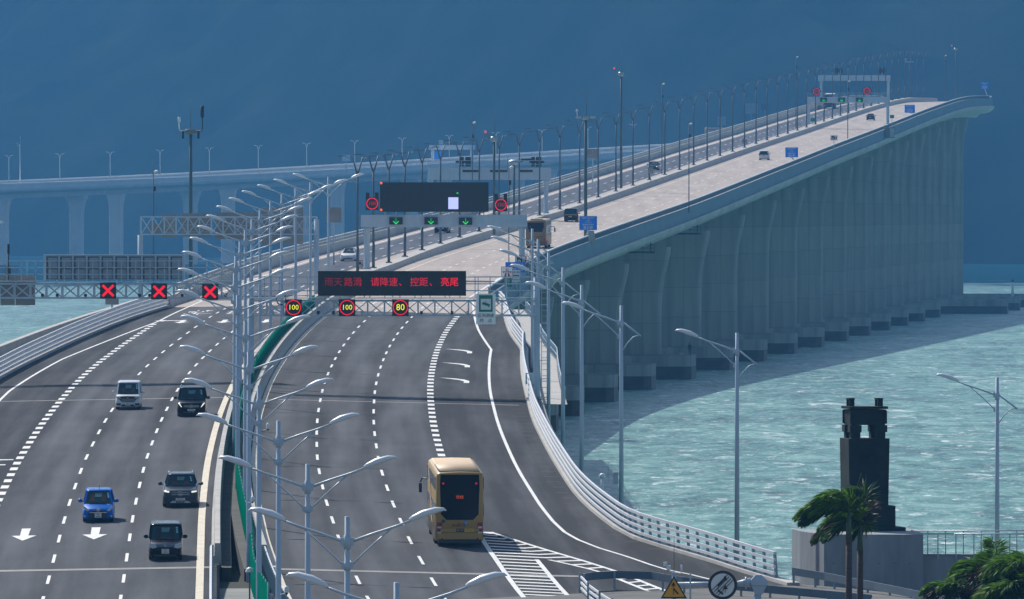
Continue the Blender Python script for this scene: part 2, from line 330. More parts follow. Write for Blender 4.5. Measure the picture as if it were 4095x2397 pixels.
# ---------------------------------------------------------------- water, land, hills
def water_mat():
    m=bpy.data.materials.new('sea_water'); m.use_nodes=True; t=m.node_tree; b=t.nodes['Principled BSDF']; L=t.links.new
    tc=t.nodes.new('ShaderNodeTexCoord')
    def noise(sc,det,rot=0,rough=.6,dist=0):
        mp=t.nodes.new('ShaderNodeMapping'); mp.inputs['Scale'].default_value=sc; mp.inputs['Rotation'].default_value=(0,0,rot)
        n=t.nodes.new('ShaderNodeTexNoise'); n.inputs['Scale'].default_value=1; n.inputs['Detail'].default_value=det; n.inputs['Roughness'].default_value=rough; n.inputs['Distortion'].default_value=dist
        L(tc.outputs['Object'],mp.inputs[0]); L(mp.outputs[0],n.inputs['Vector']); return n.outputs['Fac']
    def mth(op,x,y=0):
        k=t.nodes.new('ShaderNodeMath'); k.operation=op
        for i,q in enumerate((x,y)):
            if isinstance(q,(int,float)): k.inputs[i].default_value=q
            else: L(q,k.inputs[i])
        return k.outputs[0]
    def ramp(x,els):
        r=t.nodes.new('ShaderNodeValToRGB'); e=r.color_ramp.elements
        while len(e)<len(els): e.new(.5)
        for i,(p,c) in enumerate(els): e[i].position=p; e[i].color=(*c,1)
        L(x,r.inputs[0]); return r.outputs[0]
    big=noise((.035,.012,1),4); mid=noise((.30,.09,1),5,.14,.62,.8); fine=noise((1.3,.42,1),4,-.1,.65)
    h=mth('ADD',mth('MULTIPLY',mid,1.0),mth('MULTIPLY',fine,.45))
    col=ramp(mth('ADD',mth('MULTIPLY',mid,.6),mth('MULTIPLY',big,.4)),[(.38,(.010,.070,.070)),(.49,(.064,.205,.188)),(.60,(.18,.36,.32))])
    foam_glint=mth('MULTIPLY',ramp(noise((.22,.07,1),6,.14,.70,1.2),[(.58,(0,0,0)),(.64,(1,1,1))]),ramp(fine,[(.40,(0,0,0)),(.55,(1,1,1))]))
    spark=ramp(noise((.8,.36,1),4,.05,.75),[(.56,(0,0,0)),(.67,(1,1,1))])
    foam_glint=mth('MAXIMUM',foam_glint,mth('MULTIPLY',spark,.8))  # sun glints painted as white flecks, merged with the real foam
    sx=t.nodes.new('ShaderNodeSeparateXYZ'); L(tc.outputs['Object'],sx.inputs[0])
    yy=mth('ADD',sx.outputs['Y'],mth('MULTIPLY',big,900)); near_fac=ramp(mth('MULTIPLY',yy,1/6000.),[(.56,(1,1,1)),(.60,(0,0,0))])   # far water turns darker and loses its whitecaps and gloss
    foam_glint=mth('MULTIPLY',foam_glint,near_fac)
    m2=t.nodes.new('ShaderNodeMix'); m2.data_type='RGBA'; L(near_fac,m2.inputs['Factor']); m2.inputs['A'].default_value=(.012,.05,.075,1); L(col,m2.inputs['B']); col=m2.outputs['Result']
    mx=t.nodes.new('ShaderNodeMix'); mx.data_type='RGBA'; L(foam_glint,mx.inputs['Factor']); L(col,mx.inputs['A']); mx.inputs['B'].default_value=(.72,.78,.76,1)
    L(mx.outputs['Result'],b.inputs['Base Color'])
    b.inputs['Roughness'].default_value=.4; b.inputs['IOR'].default_value=1.33; L(mth('MULTIPLY',near_fac,.24),b.inputs['Specular IOR Level'])
    bp=t.nodes.new('ShaderNodeBump'); bp.inputs['Strength'].default_value=.55; bp.inputs['Distance'].default_value=.9
    L(h,bp.inputs['Height']); L(bp.outputs[0],b.inputs['Normal'])
    return m
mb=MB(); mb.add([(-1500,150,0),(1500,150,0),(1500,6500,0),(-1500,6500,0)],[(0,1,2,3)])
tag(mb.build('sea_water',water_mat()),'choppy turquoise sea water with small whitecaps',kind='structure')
# hills across the water
hb=MB(); NX,NY=150,40; vs=[]
rr=random.Random(3)
def hn(x,y):
    return math.sin(x*.0031+1.3)*.5+math.sin(x*.0083+y*.004)*.28+math.sin(x*.021-y*.011+2)*.14+math.sin(x*.047+y*.03)*.08
for j in range(NY+1):
    for i in range(NX+1):
        x=-1400+2800*i/NX
        shore=5540-(min(max(x,-400),400)+400)/800*1390
        q=j/NY; y=shore+q*1000
        z=-2+ (q**.75)*(330+70*hn(x*1.6,y*2))+34*hn(x*3.3,y*2.2)*min(1,q*5)+rr.uniform(-2,2)*min(1,q*8)
        vs.append((x,y,z))
hb.add(vs,[(j*(NX+1)+i,j*(NX+1)+i+1,(j+1)*(NX+1)+i+1,(j+1)*(NX+1)+i) for j in range(NY) for i in range(NX)],0,True)
M_hill=mat('wooded_hillside',(.014,.020,.013),.95,var=.85,scale=(.012,.012,.012),rgb2=(.024,.032,.020),detail=8,spec=0)
tag(hb.build('hills',M_hill),'dark wooded hillside filling the far shore',kind='structure')
mb=MB(); mb.box((-300*.9,5580,26),(16,10,4)); mb.box((-258,5582,23.5),(10,10,6)); mb.box((-252,5584,29),(30,8,1.2))
tag(mb.build('hillside_building',M_white),'pale low building among trees on the far hillside','building')
# land: quay ground as one sheet with vertical sea walls
land=[(-80,150),(26,150),(26,405),(21.4,427.2),(18.8,436.4),(16.6,442.8),(14.6,447)]
lx=[(RAILX(y)+1.0 if y<500 else XR2(y)+12.0) for y in (505,)]
land+= [(RAILX(y)+1.0,y) for y in (453.5,460.8,467.8,477.2,488.9)]+[(6.2,503),(XR2(530)+12.1,530)]
land+= [(XR2(y)+12.1,y) for y in (560,600,644)]+[(XR2(646)+14.0,646)]+[(XR2(y)+ (14.0 if y<760 else 9),y) for y in (680,720,760,800,850,880)]
land+= [(XL2(y)-15.2,y) for y in (880,850,800,760,720,680,640,600,560)]+[(-44,500),(-80,470)]
mb=MB(); mb.slab(land,-3,4.75)
tag(mb.build('ground',M_soil),'low reclaimed quay ground under the approach roads',kind='structure')
def retaining(P,off,y0,y1,step=12,name='retaining_wall',lab='',th=.5,zb=-1,top=0,m=None):
    mb=MB(); ys=rng(y0,y1,step); O=off if callable(off) else (lambda y:off)
    path=[P(O(y),y) for y in ys]
    mb.sweep(path,lambda i:[(-th/2,zb-path[i][2]),(th/2,zb-path[i][2]),(th/2,top),(-th/2,top)])
    return tag(mb.build(name,m or M_concd),lab,'wall')
mb=MB(); mb.slab([(10,150),(90,150),(90,506),(10,506)],-3,1.6); tag(mb.build('ground',M_soil),'lower quay ground beneath the sea wall and palms',kind='structure')
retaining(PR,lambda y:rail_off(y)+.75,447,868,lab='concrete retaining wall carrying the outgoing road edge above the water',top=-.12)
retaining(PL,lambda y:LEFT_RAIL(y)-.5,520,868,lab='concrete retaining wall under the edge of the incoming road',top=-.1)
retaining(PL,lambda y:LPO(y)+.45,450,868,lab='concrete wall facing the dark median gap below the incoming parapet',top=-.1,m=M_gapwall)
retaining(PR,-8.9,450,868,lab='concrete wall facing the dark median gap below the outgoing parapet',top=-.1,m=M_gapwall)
# abutments close the ramps
# seaward flood wall beside the incoming road
mb=MB(); ys=rng(480,868,12)
off=lin([480,640,697,742,800,868],[-19.2,-18.2,-16.6,-15.2,-13,-11.2])
path=[PL(off(y),y) for y in ys]
mb.sweep(path,lambda i:[(-.25,-4-path[i][2]+3),(.25,-4-path[i][2]+3),(.25,.92),(-.25,.92)])
tag(mb.build('flood_wall',M_conc),'plain grey concrete flood wall between railing and sea, incoming side','wall')
# median gap floor
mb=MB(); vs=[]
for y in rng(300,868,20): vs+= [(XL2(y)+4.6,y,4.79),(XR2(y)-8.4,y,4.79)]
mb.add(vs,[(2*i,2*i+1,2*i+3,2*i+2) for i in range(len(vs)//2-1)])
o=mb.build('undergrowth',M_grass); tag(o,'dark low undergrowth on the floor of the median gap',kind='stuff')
mb=MB(); mb.sweep([(( XL2(y)+4.7+XR2(y)-8.5)/2,y,4.72) for y in (380,410,441)],lambda i:[(-1.25,0),(1.25,0),(1.25,.1),(-1.25,.1)])
tag(mb.build('median_slab',M_concd),'stained concrete slab in the median gap between the two roads',kind='structure')
# ---------------------------------------------------------------- near roads
Y0,Y1=360,866
def set_wear(o,w):
    a=o.data.attributes.new('wear','FLOAT_VECTOR','POINT'); a.data.foreach_set('vector',[c for p in w for c in p]); return o
def cuts(a,b): return [a]+[k*.93 for k in range(-20,60) if a+.3<k*.93<b-.3]+[b]
def wide(P,oa,ob,ys,n=14):
    mb=MB(); w=[]
    for k in range(n):
        f=lambda y,q=k: oa(y)+(ob(y)-oa(y))*q/n; g_=lambda y,q=k: oa(y)+(ob(y)-oa(y))*(q+1)/n
        ribbon(mb,P,f,g_,ys,0,0,w)
    return mb,w
mb,w=wide(PL,lambda y:-16.5 if y<600 else LEFT_RAIL(y)-.6-(max(0,640-y)/40)*(1.5),lambda y:LPO(y)+.1,rng(Y0,Y1,6))
roadL=tag(set_wear(mb.build('incoming_road',M_asphL),w),'dark asphalt carriageway with oncoming cars',kind='structure')
gb=lin([360,405,427.2,436.4,442.8,446.5,454],[26,25.9,21.3,18.7,16.5,14.5,12.7])
mb,w=wide(PR,lambda y:-8.5,lambda y: rail_off(y)+.7 if y>=454 else gb(y)-XR2(y),rng(Y0,454,3)+rng(457,Y1,4))
roadR=tag(set_wear(mb.build('outgoing_road',M_asphR),w),'dark asphalt carriageway leading onto the bridge, with slip road',kind='structure')
mb=MB(); ribbon(mb,PL,lambda y:LEFT_RAIL(y)-.3,lambda y:LPO(y)-.1,rng(842,Y1,6),.008); mb.build('concrete_pavement',M_bconc,roadL)
mb=MB(); ribbon(mb,PR,-8,lambda y:rail_off(y),rng(816,Y1,6),.008); mb.build('concrete_pavement',M_bconc,roadR)
# markings, incoming road
mb=MB()
for i in range(-5,29):
    y=442+15*i
    for o in (0,-3.7): ribbon(mb,PL,o-.08,o+.08,[y-3,y,y+3])
y=360
while y<782:
    ribbon(mb,PL,-7.98,-7.53,[y,y+1.5,y+2.9]); y+=6
edge=lin([640,700,790,866],[-12.05,-11,-7.75,-7.5])
ribbon(mb,PL,lambda y:edge(y)-.10,lambda y:edge(y)+.10,rng(Y0,Y1,6))
for (cx,cy) in ((-5.6,475.5),(-1.87,475.5)):
    def A(u,v): return PL(cx+u,cy+v,.021)
    mb.add([A(-.24,5),A(.24,5),A(.22,-.6),A(.66,-.7),A(0,-4.6),A(-.66,-.7),A(-.22,-.6)],[(0,6,5,4,3,2,1)])
for (cx,cy) in ((-5.6,788),(-1.87,786.5),(1.87,785)):
    def A(u,v): return PL(cx+u,cy+v,.021)
    mb.add([A(-.24,5),A(.24,5),A(.22,-.6),A(.66,-.7),A(0,-4.6),A(-.66,-.7),A(-.22,-.6)],[(0,6,5,4,3,2,1)])
    if cx<-5: mb.add([A(-.2,2.6),A(-.2,4.2),A(-1.7,4.6),A(-1.7,6),A(-2.6,3.8),A(-1.7,1.6),A(-1.7,3)],[(0,1,2,3,4,5,6)])
for y0,x1 in ((545,-8.1),(539.5,-8.4)): ribbon(mb,PL,-12,x1,[y0,y0+.9])
mb.build('lane_markings',M_mark,roadL)
mb=MB(); ribbon(mb,PL,lambda y:LPO(y)-1.05,lambda y:LPO(y)-.67,rng(Y0,Y1,6)); mb.build('edge_line',M_yel,roadL)
rr=random.Random(11)
def word_marks(mb,P,o,y,w=2.2,d=9):       # worn elongated characters painted on the road
    for k in range(2):
        for q in range(11):
            a=rr.uniform(-w/2,w/2-.3); b=k*(d+2)+rr.uniform(0,d)
            if q%2: ribbon(mb,P,o+a,o+a+rr.uniform(.35,.9),[y+b,y+b+rr.uniform(.5,.9)],.021)
            else: ribbon(mb,P,o+a,o+a+.14,[y+b,y+b+rr.uniform(1.5,5)],.021)
mb=MB()
for o in (-5.6,-1.87,1.87): word_marks(mb,PL,o,810,d=7)
mb.build('road_lettering',M_mark,roadL)
for a_,b_ in ((448.5,448.9),(449.1,449.5),(623,623.5)): mb=MB(); ribbon(mb,PL,-15,4.2,[a_,b_],.012); mb.build('expansion_joint',M_conc,roadL)
# markings, outgoing road
mb=MB()
for i in range(-5,28):
    y=442.5+15*i
    for o in (0,-3.72): ribbon(mb,PR,o-.08,o+.08,[y-3,y,y+3])
y=552
while y<815:
    ribbon(mb,PR,3.70,4.16,[y,y+1.5,y+2.9]); y+=6
eo=lin([360,446,449,451.6,453.6,457.6,464.2,470,476,481.7,490.6,505,600,725,772,812,866],[40,14.5,14.05,13.5,12.57,11.81,10.83,9.78,9.03,8.6,8.38,8.3,8.22,8.22,6.56,5.3,3.7])
ribbon(mb,PR,lambda y:eo(y)-.10,lambda y:eo(y)+.10,rng(449,Y1,3))
ribbon(mb,PR,lambda y:13+(449-y)*.42,lambda y:13.3+(449-y)*.42,rng(400,449,6))
# gore area beyond the bus
lft=3.9
hr=lin([400,452,459.5,467.9,480],[16,9.81,8.47,6.84,4.66]); h1=lin([400,433,446,459.6,462],[6.3,6.15,6.08,6.02,6.0]); h2=lin([400,452,456,459.8,462],[15,8.9,7.86,6.72,6.0])
ribbon(mb,PR,lft-.13,lft+.13,rng(395,480,4)); ribbon(mb,PR,lambda y:hr(y)-.13,lambda y:hr(y)+.13,rng(420,480,3))
ribbon(mb,PR,lambda y:h1(y)-.12,lambda y:h1(y)+.12,rng(400,460,4)); ribbon(mb,PR,lambda y:h2(y)-.12,lambda y:h2(y)+.12,rng(425,460,3))
ribbon(mb,PR,lft,4.75,[479.2,480.6],.021)
y=478
while y>405:
    if y>461:
        m_=lft+.16+(hr(y)-lft)*.62
        mb.add([PR(lft+.16,y,.021),PR(m_,y-.8,.021),PR(hr(y)-.13,y+.2,.021),PR(hr(y)-.13,y+.95,.021),PR(m_,y-.05,.021),PR(lft+.16,y+.75,.021)],[(0,1,4,5),(1,2,3,4)])
    else:
        mb.add([PR(lft+.16,y,.021),PR(h1(y)-.12,y-.7,.021),PR(h1(y)-.12,y,.021),PR(lft+.16,y+.7,.021)],[(0,1,2,3)])
        if y>424: mb.add([PR(h2(y)+.12,y-.9,.021),PR(hr(y)-.13,y+.1,.021),PR(hr(y)-.13,y+.8,.021),PR(h2(y)+.12,y-.2,.021)],[(0,1,2,3)])
    y-=2.3
for cy in (720,690.5,661):        # merge arrows
    def A(u,v): return PR(5.6+u,cy+v,.021)
    mb.add([A(-1.1,4.5),A(-.2,2.2),A(.35,1.0),A(.75,-1.2),A(.75,-4.2),A(1.15,-4.2),A(1.15,-.6),A(.75,2.0),A(.1,3.3)],[(0,1,8),(1,2,7,8),(2,3,6,7),(3,4,5,6)])
mb.build('lane_markings',M_mark,roadR)
mb=MB(); ribbon(mb,PR,-7.73,-7.40,rng(Y0,Y1,6)); mb.build('edge_line',M_yel,roadR)
mb=MB()
for o in (-5.6,-1.87,1.87): word_marks(mb,PR,o,829,d=8)
mb.build('road_lettering',M_mark,roadR)
for a_,b_,o_ in ((448.5,448.9,8),(449.1,449.4,8),(622,622.4,10)): mb=MB(); ribbon(mb,PR,-8,o_,[a_,b_],.012); mb.build('expansion_joint',M_conc,roadR)
mb=MB()
rr=random.Random(5)
y=470
while y<720:                      # short dark drain grates by the kerb
    o=rail_off(y); ribbon(mb,PR,o-1.25+rr.uniform(-.1,.1),o-.45,[y,y+.5],.013); y+=5.2
mb.build('drain_grate',M_tyre,roadR)
# parapets beside the median gap
def sweep_thing(name,P,off,y0,y1,prof,m,lab,cat,step=8,dz=0):
    O=off if callable(off) else (lambda y:off)
    mb=MB(); mb.sweep([P(O(y),y,dz) for y in rng(y0,y1,step)],prof)
    return tag(mb.build(name,m),lab,cat)
jers=[(-.2,-.3),(.30,-.3),(.30,.14),(.16,.38),(.13,1.0),(-.14,1.0),(-.2,.3)]
jersM=[(-a,b) for a,b in jers][::-1]
sweep_thing('concrete_parapet',PL,LPO,452,930,jersM,M_conc,'pale concrete parapet along the median gap, beside the oncoming cars','parapet')
sweep_thing('concrete_parapet',PR,lin([452,830,920,930],[-8.1,-8.1,-8.75,-8.75]),452,930,jers,M_conc,'pale concrete parapet along the median gap, beside the green screen','parapet')
sweep_thing('kerb',PR,lambda y:rail_off(y)-.05,446,845,[(-.18,-.1),(.5,-.1),(.5,.16),(-.14,.16)],M_conc,'low concrete kerb under the white railing of the outgoing road','kerb')
sweep_thing('kerb',PL,lambda y:LEFT_RAIL(y),560,850,[(-.5,-.1),(.2,-.1),(.16,.16),(-.5,.16)],M_conc,'low concrete kerb under the railing of the incoming road','kerb')
# ribbed cable trough beside the green screen
mb=MB(); y=450
while y<800:
    p=PR(-8.4,y,.9); mb.box((p[0],y,p[2]-.05),(.2,.16,.12)); y+=.95
mb.sweep([PR(-8.42,y,.75) for y in rng(450,800,10)],[(-.1,-.1),(.1,-.1),(.1,0),(-.1,0)])
tag(mb.build('cable_trough',M_conc),'ribbed grey cable trough clipped behind the outgoing parapet','trough')
# green anti-glare screen
scr=thing('glare_screen','dark green glare screen with toothed edge running along the median gap','screen')
mb=MB(); y=404
_so=lin([400,430,458,470],[-9.3,-9.15,-8.66,-8.62])
def SX(y): return XR2(y)+_so(y)
def SZ(y): return zr(XR2(y)-8.5,y)
while y<800:
    x0,y0,z0=SX(y)-.10,y,SZ(y); x1,y1,z1=SX(y)+.07,y+.55,SZ(y+.55)
    mb.add([(x0,y0,z0+.2),(x1,y1,z1+.2),(x1,y1,z1+1.8),(x0,y0,z0+1.8)],[(0,1,2,3)])
    y+=.62
mb.build('mesh_panel',M_green,scr)
mb=MB()
for y in rng(404,800,3): mb.tube([(SX(y)+.02,y,SZ(y)-1.2),(SX(y)+.02,y,SZ(y)+1.9)],.03,5)
mb.sweep([(SX(y)+.02,y,SZ(y)+.5) for y in rng(404,800,10)],[(-.03,-.03),(.03,-.03),(.03,.03),(-.03,.03)])
mb.build('frame',M_railb,scr)
# bridge-style open rails
def open_rail(name,lab,P,off,y0,y1,rails,top,step,mr,mp,post=(.16,.14),inset=.18,base=.1,limit=95,sgn=1,rs=(.07,.075),plab=None):
    O=off if callable(off) else (lambda y:off)
    t=thing(name,lab,'railing')
    for h in rails:
        mb=MB(); mb.sweep([P(O(y),y,h) for y in rng(y0,y1,4)],[(-rs[0],-rs[1]),(rs[0],-rs[1]),(rs[0],rs[1]),(-rs[0],rs[1])]); mb.build('rail',mr,t)
    ys=rng(y0+.3,y1-.3,step); rest=MB(); src=None
    def one(mb,y,p=None):
        p=P(O(y)+sgn*inset,y) if p is None else p
        mb.loft([[(p[0]-post[0]/2+q*0,p[1]-post[1]/2,p[2]+base),(p[0]+post[0]/2,p[1]-post[1]/2,p[2]+base),(p[0]+post[0]/2,p[1]+post[1]/2,p[2]+base),(p[0]-post[0]/2,p[1]+post[1]/2,p[2]+base)] if q==0 else
                 [(p[0]-post[0]/2-sgn*.1,p[1]-post[1]/2,p[2]+top),(p[0]+post[0]/2-sgn*.1,p[1]-post[1]/2,p[2]+top),(p[0]+post[0]/2-sgn*.1,p[1]+post[1]/2,p[2]+top),(p[0]-post[0]/2-sgn*.1,p[1]+post[1]/2,p[2]+top)] for q in (0,1)])
    for i,y in enumerate(ys):
        if i<limit:
            if src is None:
                m0=MB(); one(m0,0,(0,0,0)); src=m0.mesh('post',mp)
            o=bpy.data.objects.new('post',src); COL.objects.link(o); o.parent=t; o.location=P(O(y)+sgn*inset,y)
        else: one(rest,y)
    if len(ys)>limit: tag(rest.build('post',mp,t),kind='stuff')
    return t
open_rail('railing','white four-bar metal railing curving along the seaward edge of the outgoing road',PR,rail_off,449,846,(.38,.72,1.06,1.40),1.44,2.0,M_rail,M_railb,rs=(.06,.07))
open_rail('railing','blue-white four-bar metal railing along the edge of the incoming road',PL,LEFT_RAIL,600,846,(.40,.75,1.10,1.45),1.5,2.0,M_rail,M_rail,sgn=-1,rs=(.05,.085))
sweep_thing('concrete_parapet',PL,LEFT_RAIL,846,880,[(-.3,-.3),(.3,-.3),(.2,.3),(.14,1.0),(-.3,1.0)],M_conc,'concrete parapet where the incoming road leaves the bridge','parapet')
# service path at the foot of the wall
mb=MB(); ribbon(mb,PR,lambda y:rail_off(y)+1.02,lambda y:rail_off(y)+2.9,rng(645,866,8),-.85)
tag(mb.build('service_path',M_conc),'narrow concrete service path below the white railing',kind='structure')
mb=MB(); y=646
fp=thing('path_fence','thin steel fence along the seaward edge of the service path','fence')
while y<860:
    p=PR(rail_off(y)+2.75,y,-.85); mb.tube([p,(p[0],p[1],p[2]+1.1)],.025,5); y+=2
for h in (.55,1.1): mb.sweep([PR(rail_off(y)+2.75,y,-.85+h) for y in rng(646,860,8)],[(-.03,-.03),(.03,-.03),(.03,.03),(-.03,.03)])
mb.build('fence_rail',M_pole,fp)
# ---------------------------------------------------------------- the sea viaduct
YB0,YB1=866,2530
via=thing('viaduct','long concrete sea viaduct climbing and curving away over the water','bridge')
ysb=rng(YB0,1500,12)+rng(1515,YB1,15)
mid=[(XM(y),y,0) for y in ysb]
def profR(i):
    y=ysb[i]; z=lambda o:zr(XM(y)+o,y); e=z(15.5)
    return [(15.95,e+.5),(15.95,e-1.5),(16.45,e-1.5),(16.45,e-1.75),(16.15,e-2.4),(15.4,e-3.0),(14.2,e-3.35),(12.6,e-3.45),(11.6,e-4.5),(5.0,e-4.4),(4.0,e-3.0),(.4,e-2.4),(.4,z(.4)-.12),(15.5,e-.12),(15.5,e+.5)][::-1]
def profL(i):
    y=ysb[i]; z=lambda o:zl(XM(y)+o,y); e=z(-14.1)
    return [(-14.5,e+1.0),(-14.5,e-1.05),(-14.9,e-1.05),(-14.9,e-1.25),(-14.5,e-2.0),(-13.6,e-2.8),(-12.2,e-3.1),(-11,e-3.2),(-10.2,e-4.5),(-4.4,e-4.4),(-3.4,e-3.0),(-.4,e-2.4),(-.4,z(-.4)-.12),(-14.1,e-.12),(-14.1,e+1.0)]
mb=MB(); mb.sweep(mid,profR); mb.build('outgoing_deck',M_girder,via)
mb=MB(); mb.sweep(mid,profL); mb.build('incoming_deck',M_girder,via)
mb=MB(); vs=[]
for y in ysb: a=PB(15.5,y); x=XM(y)+16.03*math.hypot(1,(XM(y+3)-XM(y-3))/6); vs+= [(x,y,a[2]-1.48),(x,y,a[2]+.53),(x-.55,y,a[2]+.53)]
mb.add(vs,[(3*i,3*i+3,3*i+4,3*i+1) for i in range(len(ysb)-1)]+[(3*i+1,3*i+4,3*i+5,3*i+2) for i in range(len(ysb)-1)])
mb.build('parapet_face',M_parap,via)
mb=MB(); ribbon(mb,PB,1.0,15.45,ysb,.0); ribbon(mb,PB,-14.05,-.9,ysb,.0)
mb.build('pavement',M_bconc,via)
mb=MB(); ribbon(mb,PB,-11.5,-4.1,ysb,.012); mb.build('asphalt_lanes',M_basph,via)
mb=MB(); y=880
while y<2300:
    for o in (6.25,9.98): ribbon(mb,PB,o-.09,o+.09,[y,y+6],.016)
    for o in (-5,-8.7): ribbon(mb,PB,o-.09,o+.09,[y+2,y+8],.026)
    y+=15
ribbon(mb,PB,13.5,13.72,ysb,.016); ribbon(mb,PB,-12.2,-11.95,ysb,.026)
mb.build('lane_markings',M_mark,via)
mb=MB(); ribbon(mb,PB,2.35,2.6,ysb,.016); mb.build('edge_line',M_yel,via)
for y in (962,1100,1240,1390,1540,1745,1900):
    for a_,b_,d_ in ((1.2,15.3,.015),(-14,-1,.03)): mb=MB(); ribbon(mb,PB,a_,b_,[y,y+.5],d_); mb.build('expansion_joint',M_tide,via)
mb=MB(); mb.sweep([(XM(y),y,ZM+ZB(y)-.1) for y in ysb if y>925],[(-.95,-.4),(1.0,-.4),(1.0,.12),(.78,.4),(.72,.95),(-.62,.95),(-.7,.4),(-.95,.12)])
mb.build('median_barrier',M_conc,via)
# parapet railing on the seaward (outgoing) side: posts and a top tube
mb=MB(); yr=[y for y in ysb]
mb.sweep([PB(15.72,y,1.24) for y in yr],[(-.1,-.07),(.1,-.07),(.1,.07),(-.1,.07)]); mb.build('hand_rail',M_rail,via)
pm=MB(); pm.box((0,0,.85),(.16,.34,.7)); pmm=pm.mesh('baluster',M_guard)
rest=MB(); y=YB0+1;k=0
while y<2440:
    p=PB(15.72,y)
    if k<95: o=bpy.data.objects.new('baluster',pmm); COL.objects.link(o); o.parent=via; o.location=p
    else: rest.box((p[0],p[1],p[2]+.85),(.16,.34,.7))
    k+=1; y+=1.7
tag(rest.build('baluster',M_guard,via),kind='stuff')
# twin-bar rail on the far (incoming) parapet
mb=MB()
for h in (1.35,1.7): mb.sweep([PB(-14.3,y,h) for y in yr],[(-.07,-.06),(.07,-.06),(.07,.06),(-.07,.06)])
mb.build('twin_rail',M_rail,via)
mb=MB(); y=YB0
while y<2300: p=PB(-14.25,y); mb.box((p[0],p[1],p[2]+1.32),(.14,.3,.75)); y+=2.5
tag(mb.build('rail_post',M_conc,via),kind='stuff')
# piers: one shaft under each deck, flared at the head, on a block that stands in the water
def pier_shaft(h,w0=8.4,w1=11,th=3.4):
    mb=MB(); rings=[]
    for z,w in ((0,w0),(h-9,w0),(h-6.5,w0+.25),(h-4.5,w0+.8),(h-2.6,w0+1.7),(h-1.0,w1-.2),(h,w1)):
        c=.35; x=w/2; t=th/2
        rings.append([(-x+c,-t,z),(x-c,-t,z),(x,-t+c,z),(x,t-c,z),(x-c,t,z),(-x+c,t,z),(-x,t-c,z),(-x,-t+c,z)])
    mb.loft(rings); return mb
py=[1285+79*i for i in range(-4,14)]
for i,y in enumerate(py):
    sl=(XM(y+5)-XM(y-5))/10; rz=-math.atan(sl)
    big=y>2120
    for sgn in (1,-1):
        o0=10.4 if sgn>0 else -9.6
        zt=PB(15.5 if sgn>0 else -14.1,y)[2]-4.3
        cw=17.8 if not big else 30
        p=pier_shaft(zt-3.4).build('pier',M_pier,via); p.location=(XM(y)+o0,y,3.4); p.rotation_euler=(0,0,rz)
        cb=MB(); cx=0 if not big else (6.5 if sgn>0 else -6.5)
        cb.slab([(cx-cw/2+1,-5.5),(cx+cw/2-1,-5.5),(cx+cw/2,-4.5),(cx+cw/2,4.5),(cx+cw/2-1,5.5),(cx-cw/2+1,5.5),(cx-cw/2,4.5),(cx-cw/2,-4.5)],-1.6,0)
        c=cb.build('pile_cap',M_pier,p)
        tb=MB(); tb.slab([(cx-cw/2+1,-5.48),(cx+cw/2-1,-5.48),(cx+cw/2-.02,-4.5),(cx+cw/2-.02,4.5),(cx+cw/2-1,5.48),(cx-cw/2+1,5.48),(cx-cw/2+.02,4.5),(cx-cw/2+.02,-4.5)],-5,-1.6)
        tb.build('tide_line',M_tide,p)
        if i%3==1 and sgn>0:
            d=MB(); d.box((.6,-1.75,zt-3.4-13),(1.0,.06,7)); 
# ---------------------------------------------------------------- the far viaduct on the other side of the channel
fv=thing('far_viaduct','hazy far viaduct crossing the water in front of the hills','bridge')
def FX(u): return -330+.57*u+ .00004*u*u
def FY(u): return 3480+.82*u- .00002*u*u
FZ=table([-200,0,100,250,400,600,800,1000],[30.3,31.7,33.4,36.6,41.3,49.6,58.1,64])
us=rng(-200,760,20)
for nm,shift in (("incoming_deck",0),("outgoing_deck",39)):
    sh=lambda u:(FX(u)-.82*shift*(1 if shift else 1),FY(u)+.57*shift,FZ(u))
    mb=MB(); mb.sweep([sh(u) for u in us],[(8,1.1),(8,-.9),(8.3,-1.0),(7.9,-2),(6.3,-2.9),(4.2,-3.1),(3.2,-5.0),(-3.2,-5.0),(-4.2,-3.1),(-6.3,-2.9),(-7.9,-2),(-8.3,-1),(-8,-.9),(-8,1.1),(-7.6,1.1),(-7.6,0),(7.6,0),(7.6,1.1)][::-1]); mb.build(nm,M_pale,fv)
mb=MB()
for h in (1.5,1.9): mb.sweep([(FX(u)+6.3,FY(u)-4.6,FZ(u)+h) for u in us],[(-.08,-.08),(.08,-.08),(.08,.08),(-.08,.08)])
for u in rng(-200,760,4): mb.box((FX(u)+6.3,FY(u)-4.6,FZ(u)+1.5),(.2,.2,.8))
mb.build('twin_rail',M_rail,fv)
for k in range(10):
    for shift in (0,39):
        u=-39+75*k
        h=FZ(u)-5-3.4
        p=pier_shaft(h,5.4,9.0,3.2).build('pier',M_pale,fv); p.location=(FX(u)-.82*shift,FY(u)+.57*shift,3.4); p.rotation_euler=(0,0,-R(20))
        cb=MB(); cb.box((0,0,-2.4),(11,9,4.8)); cb.build('pile_cap',M_concd,p)
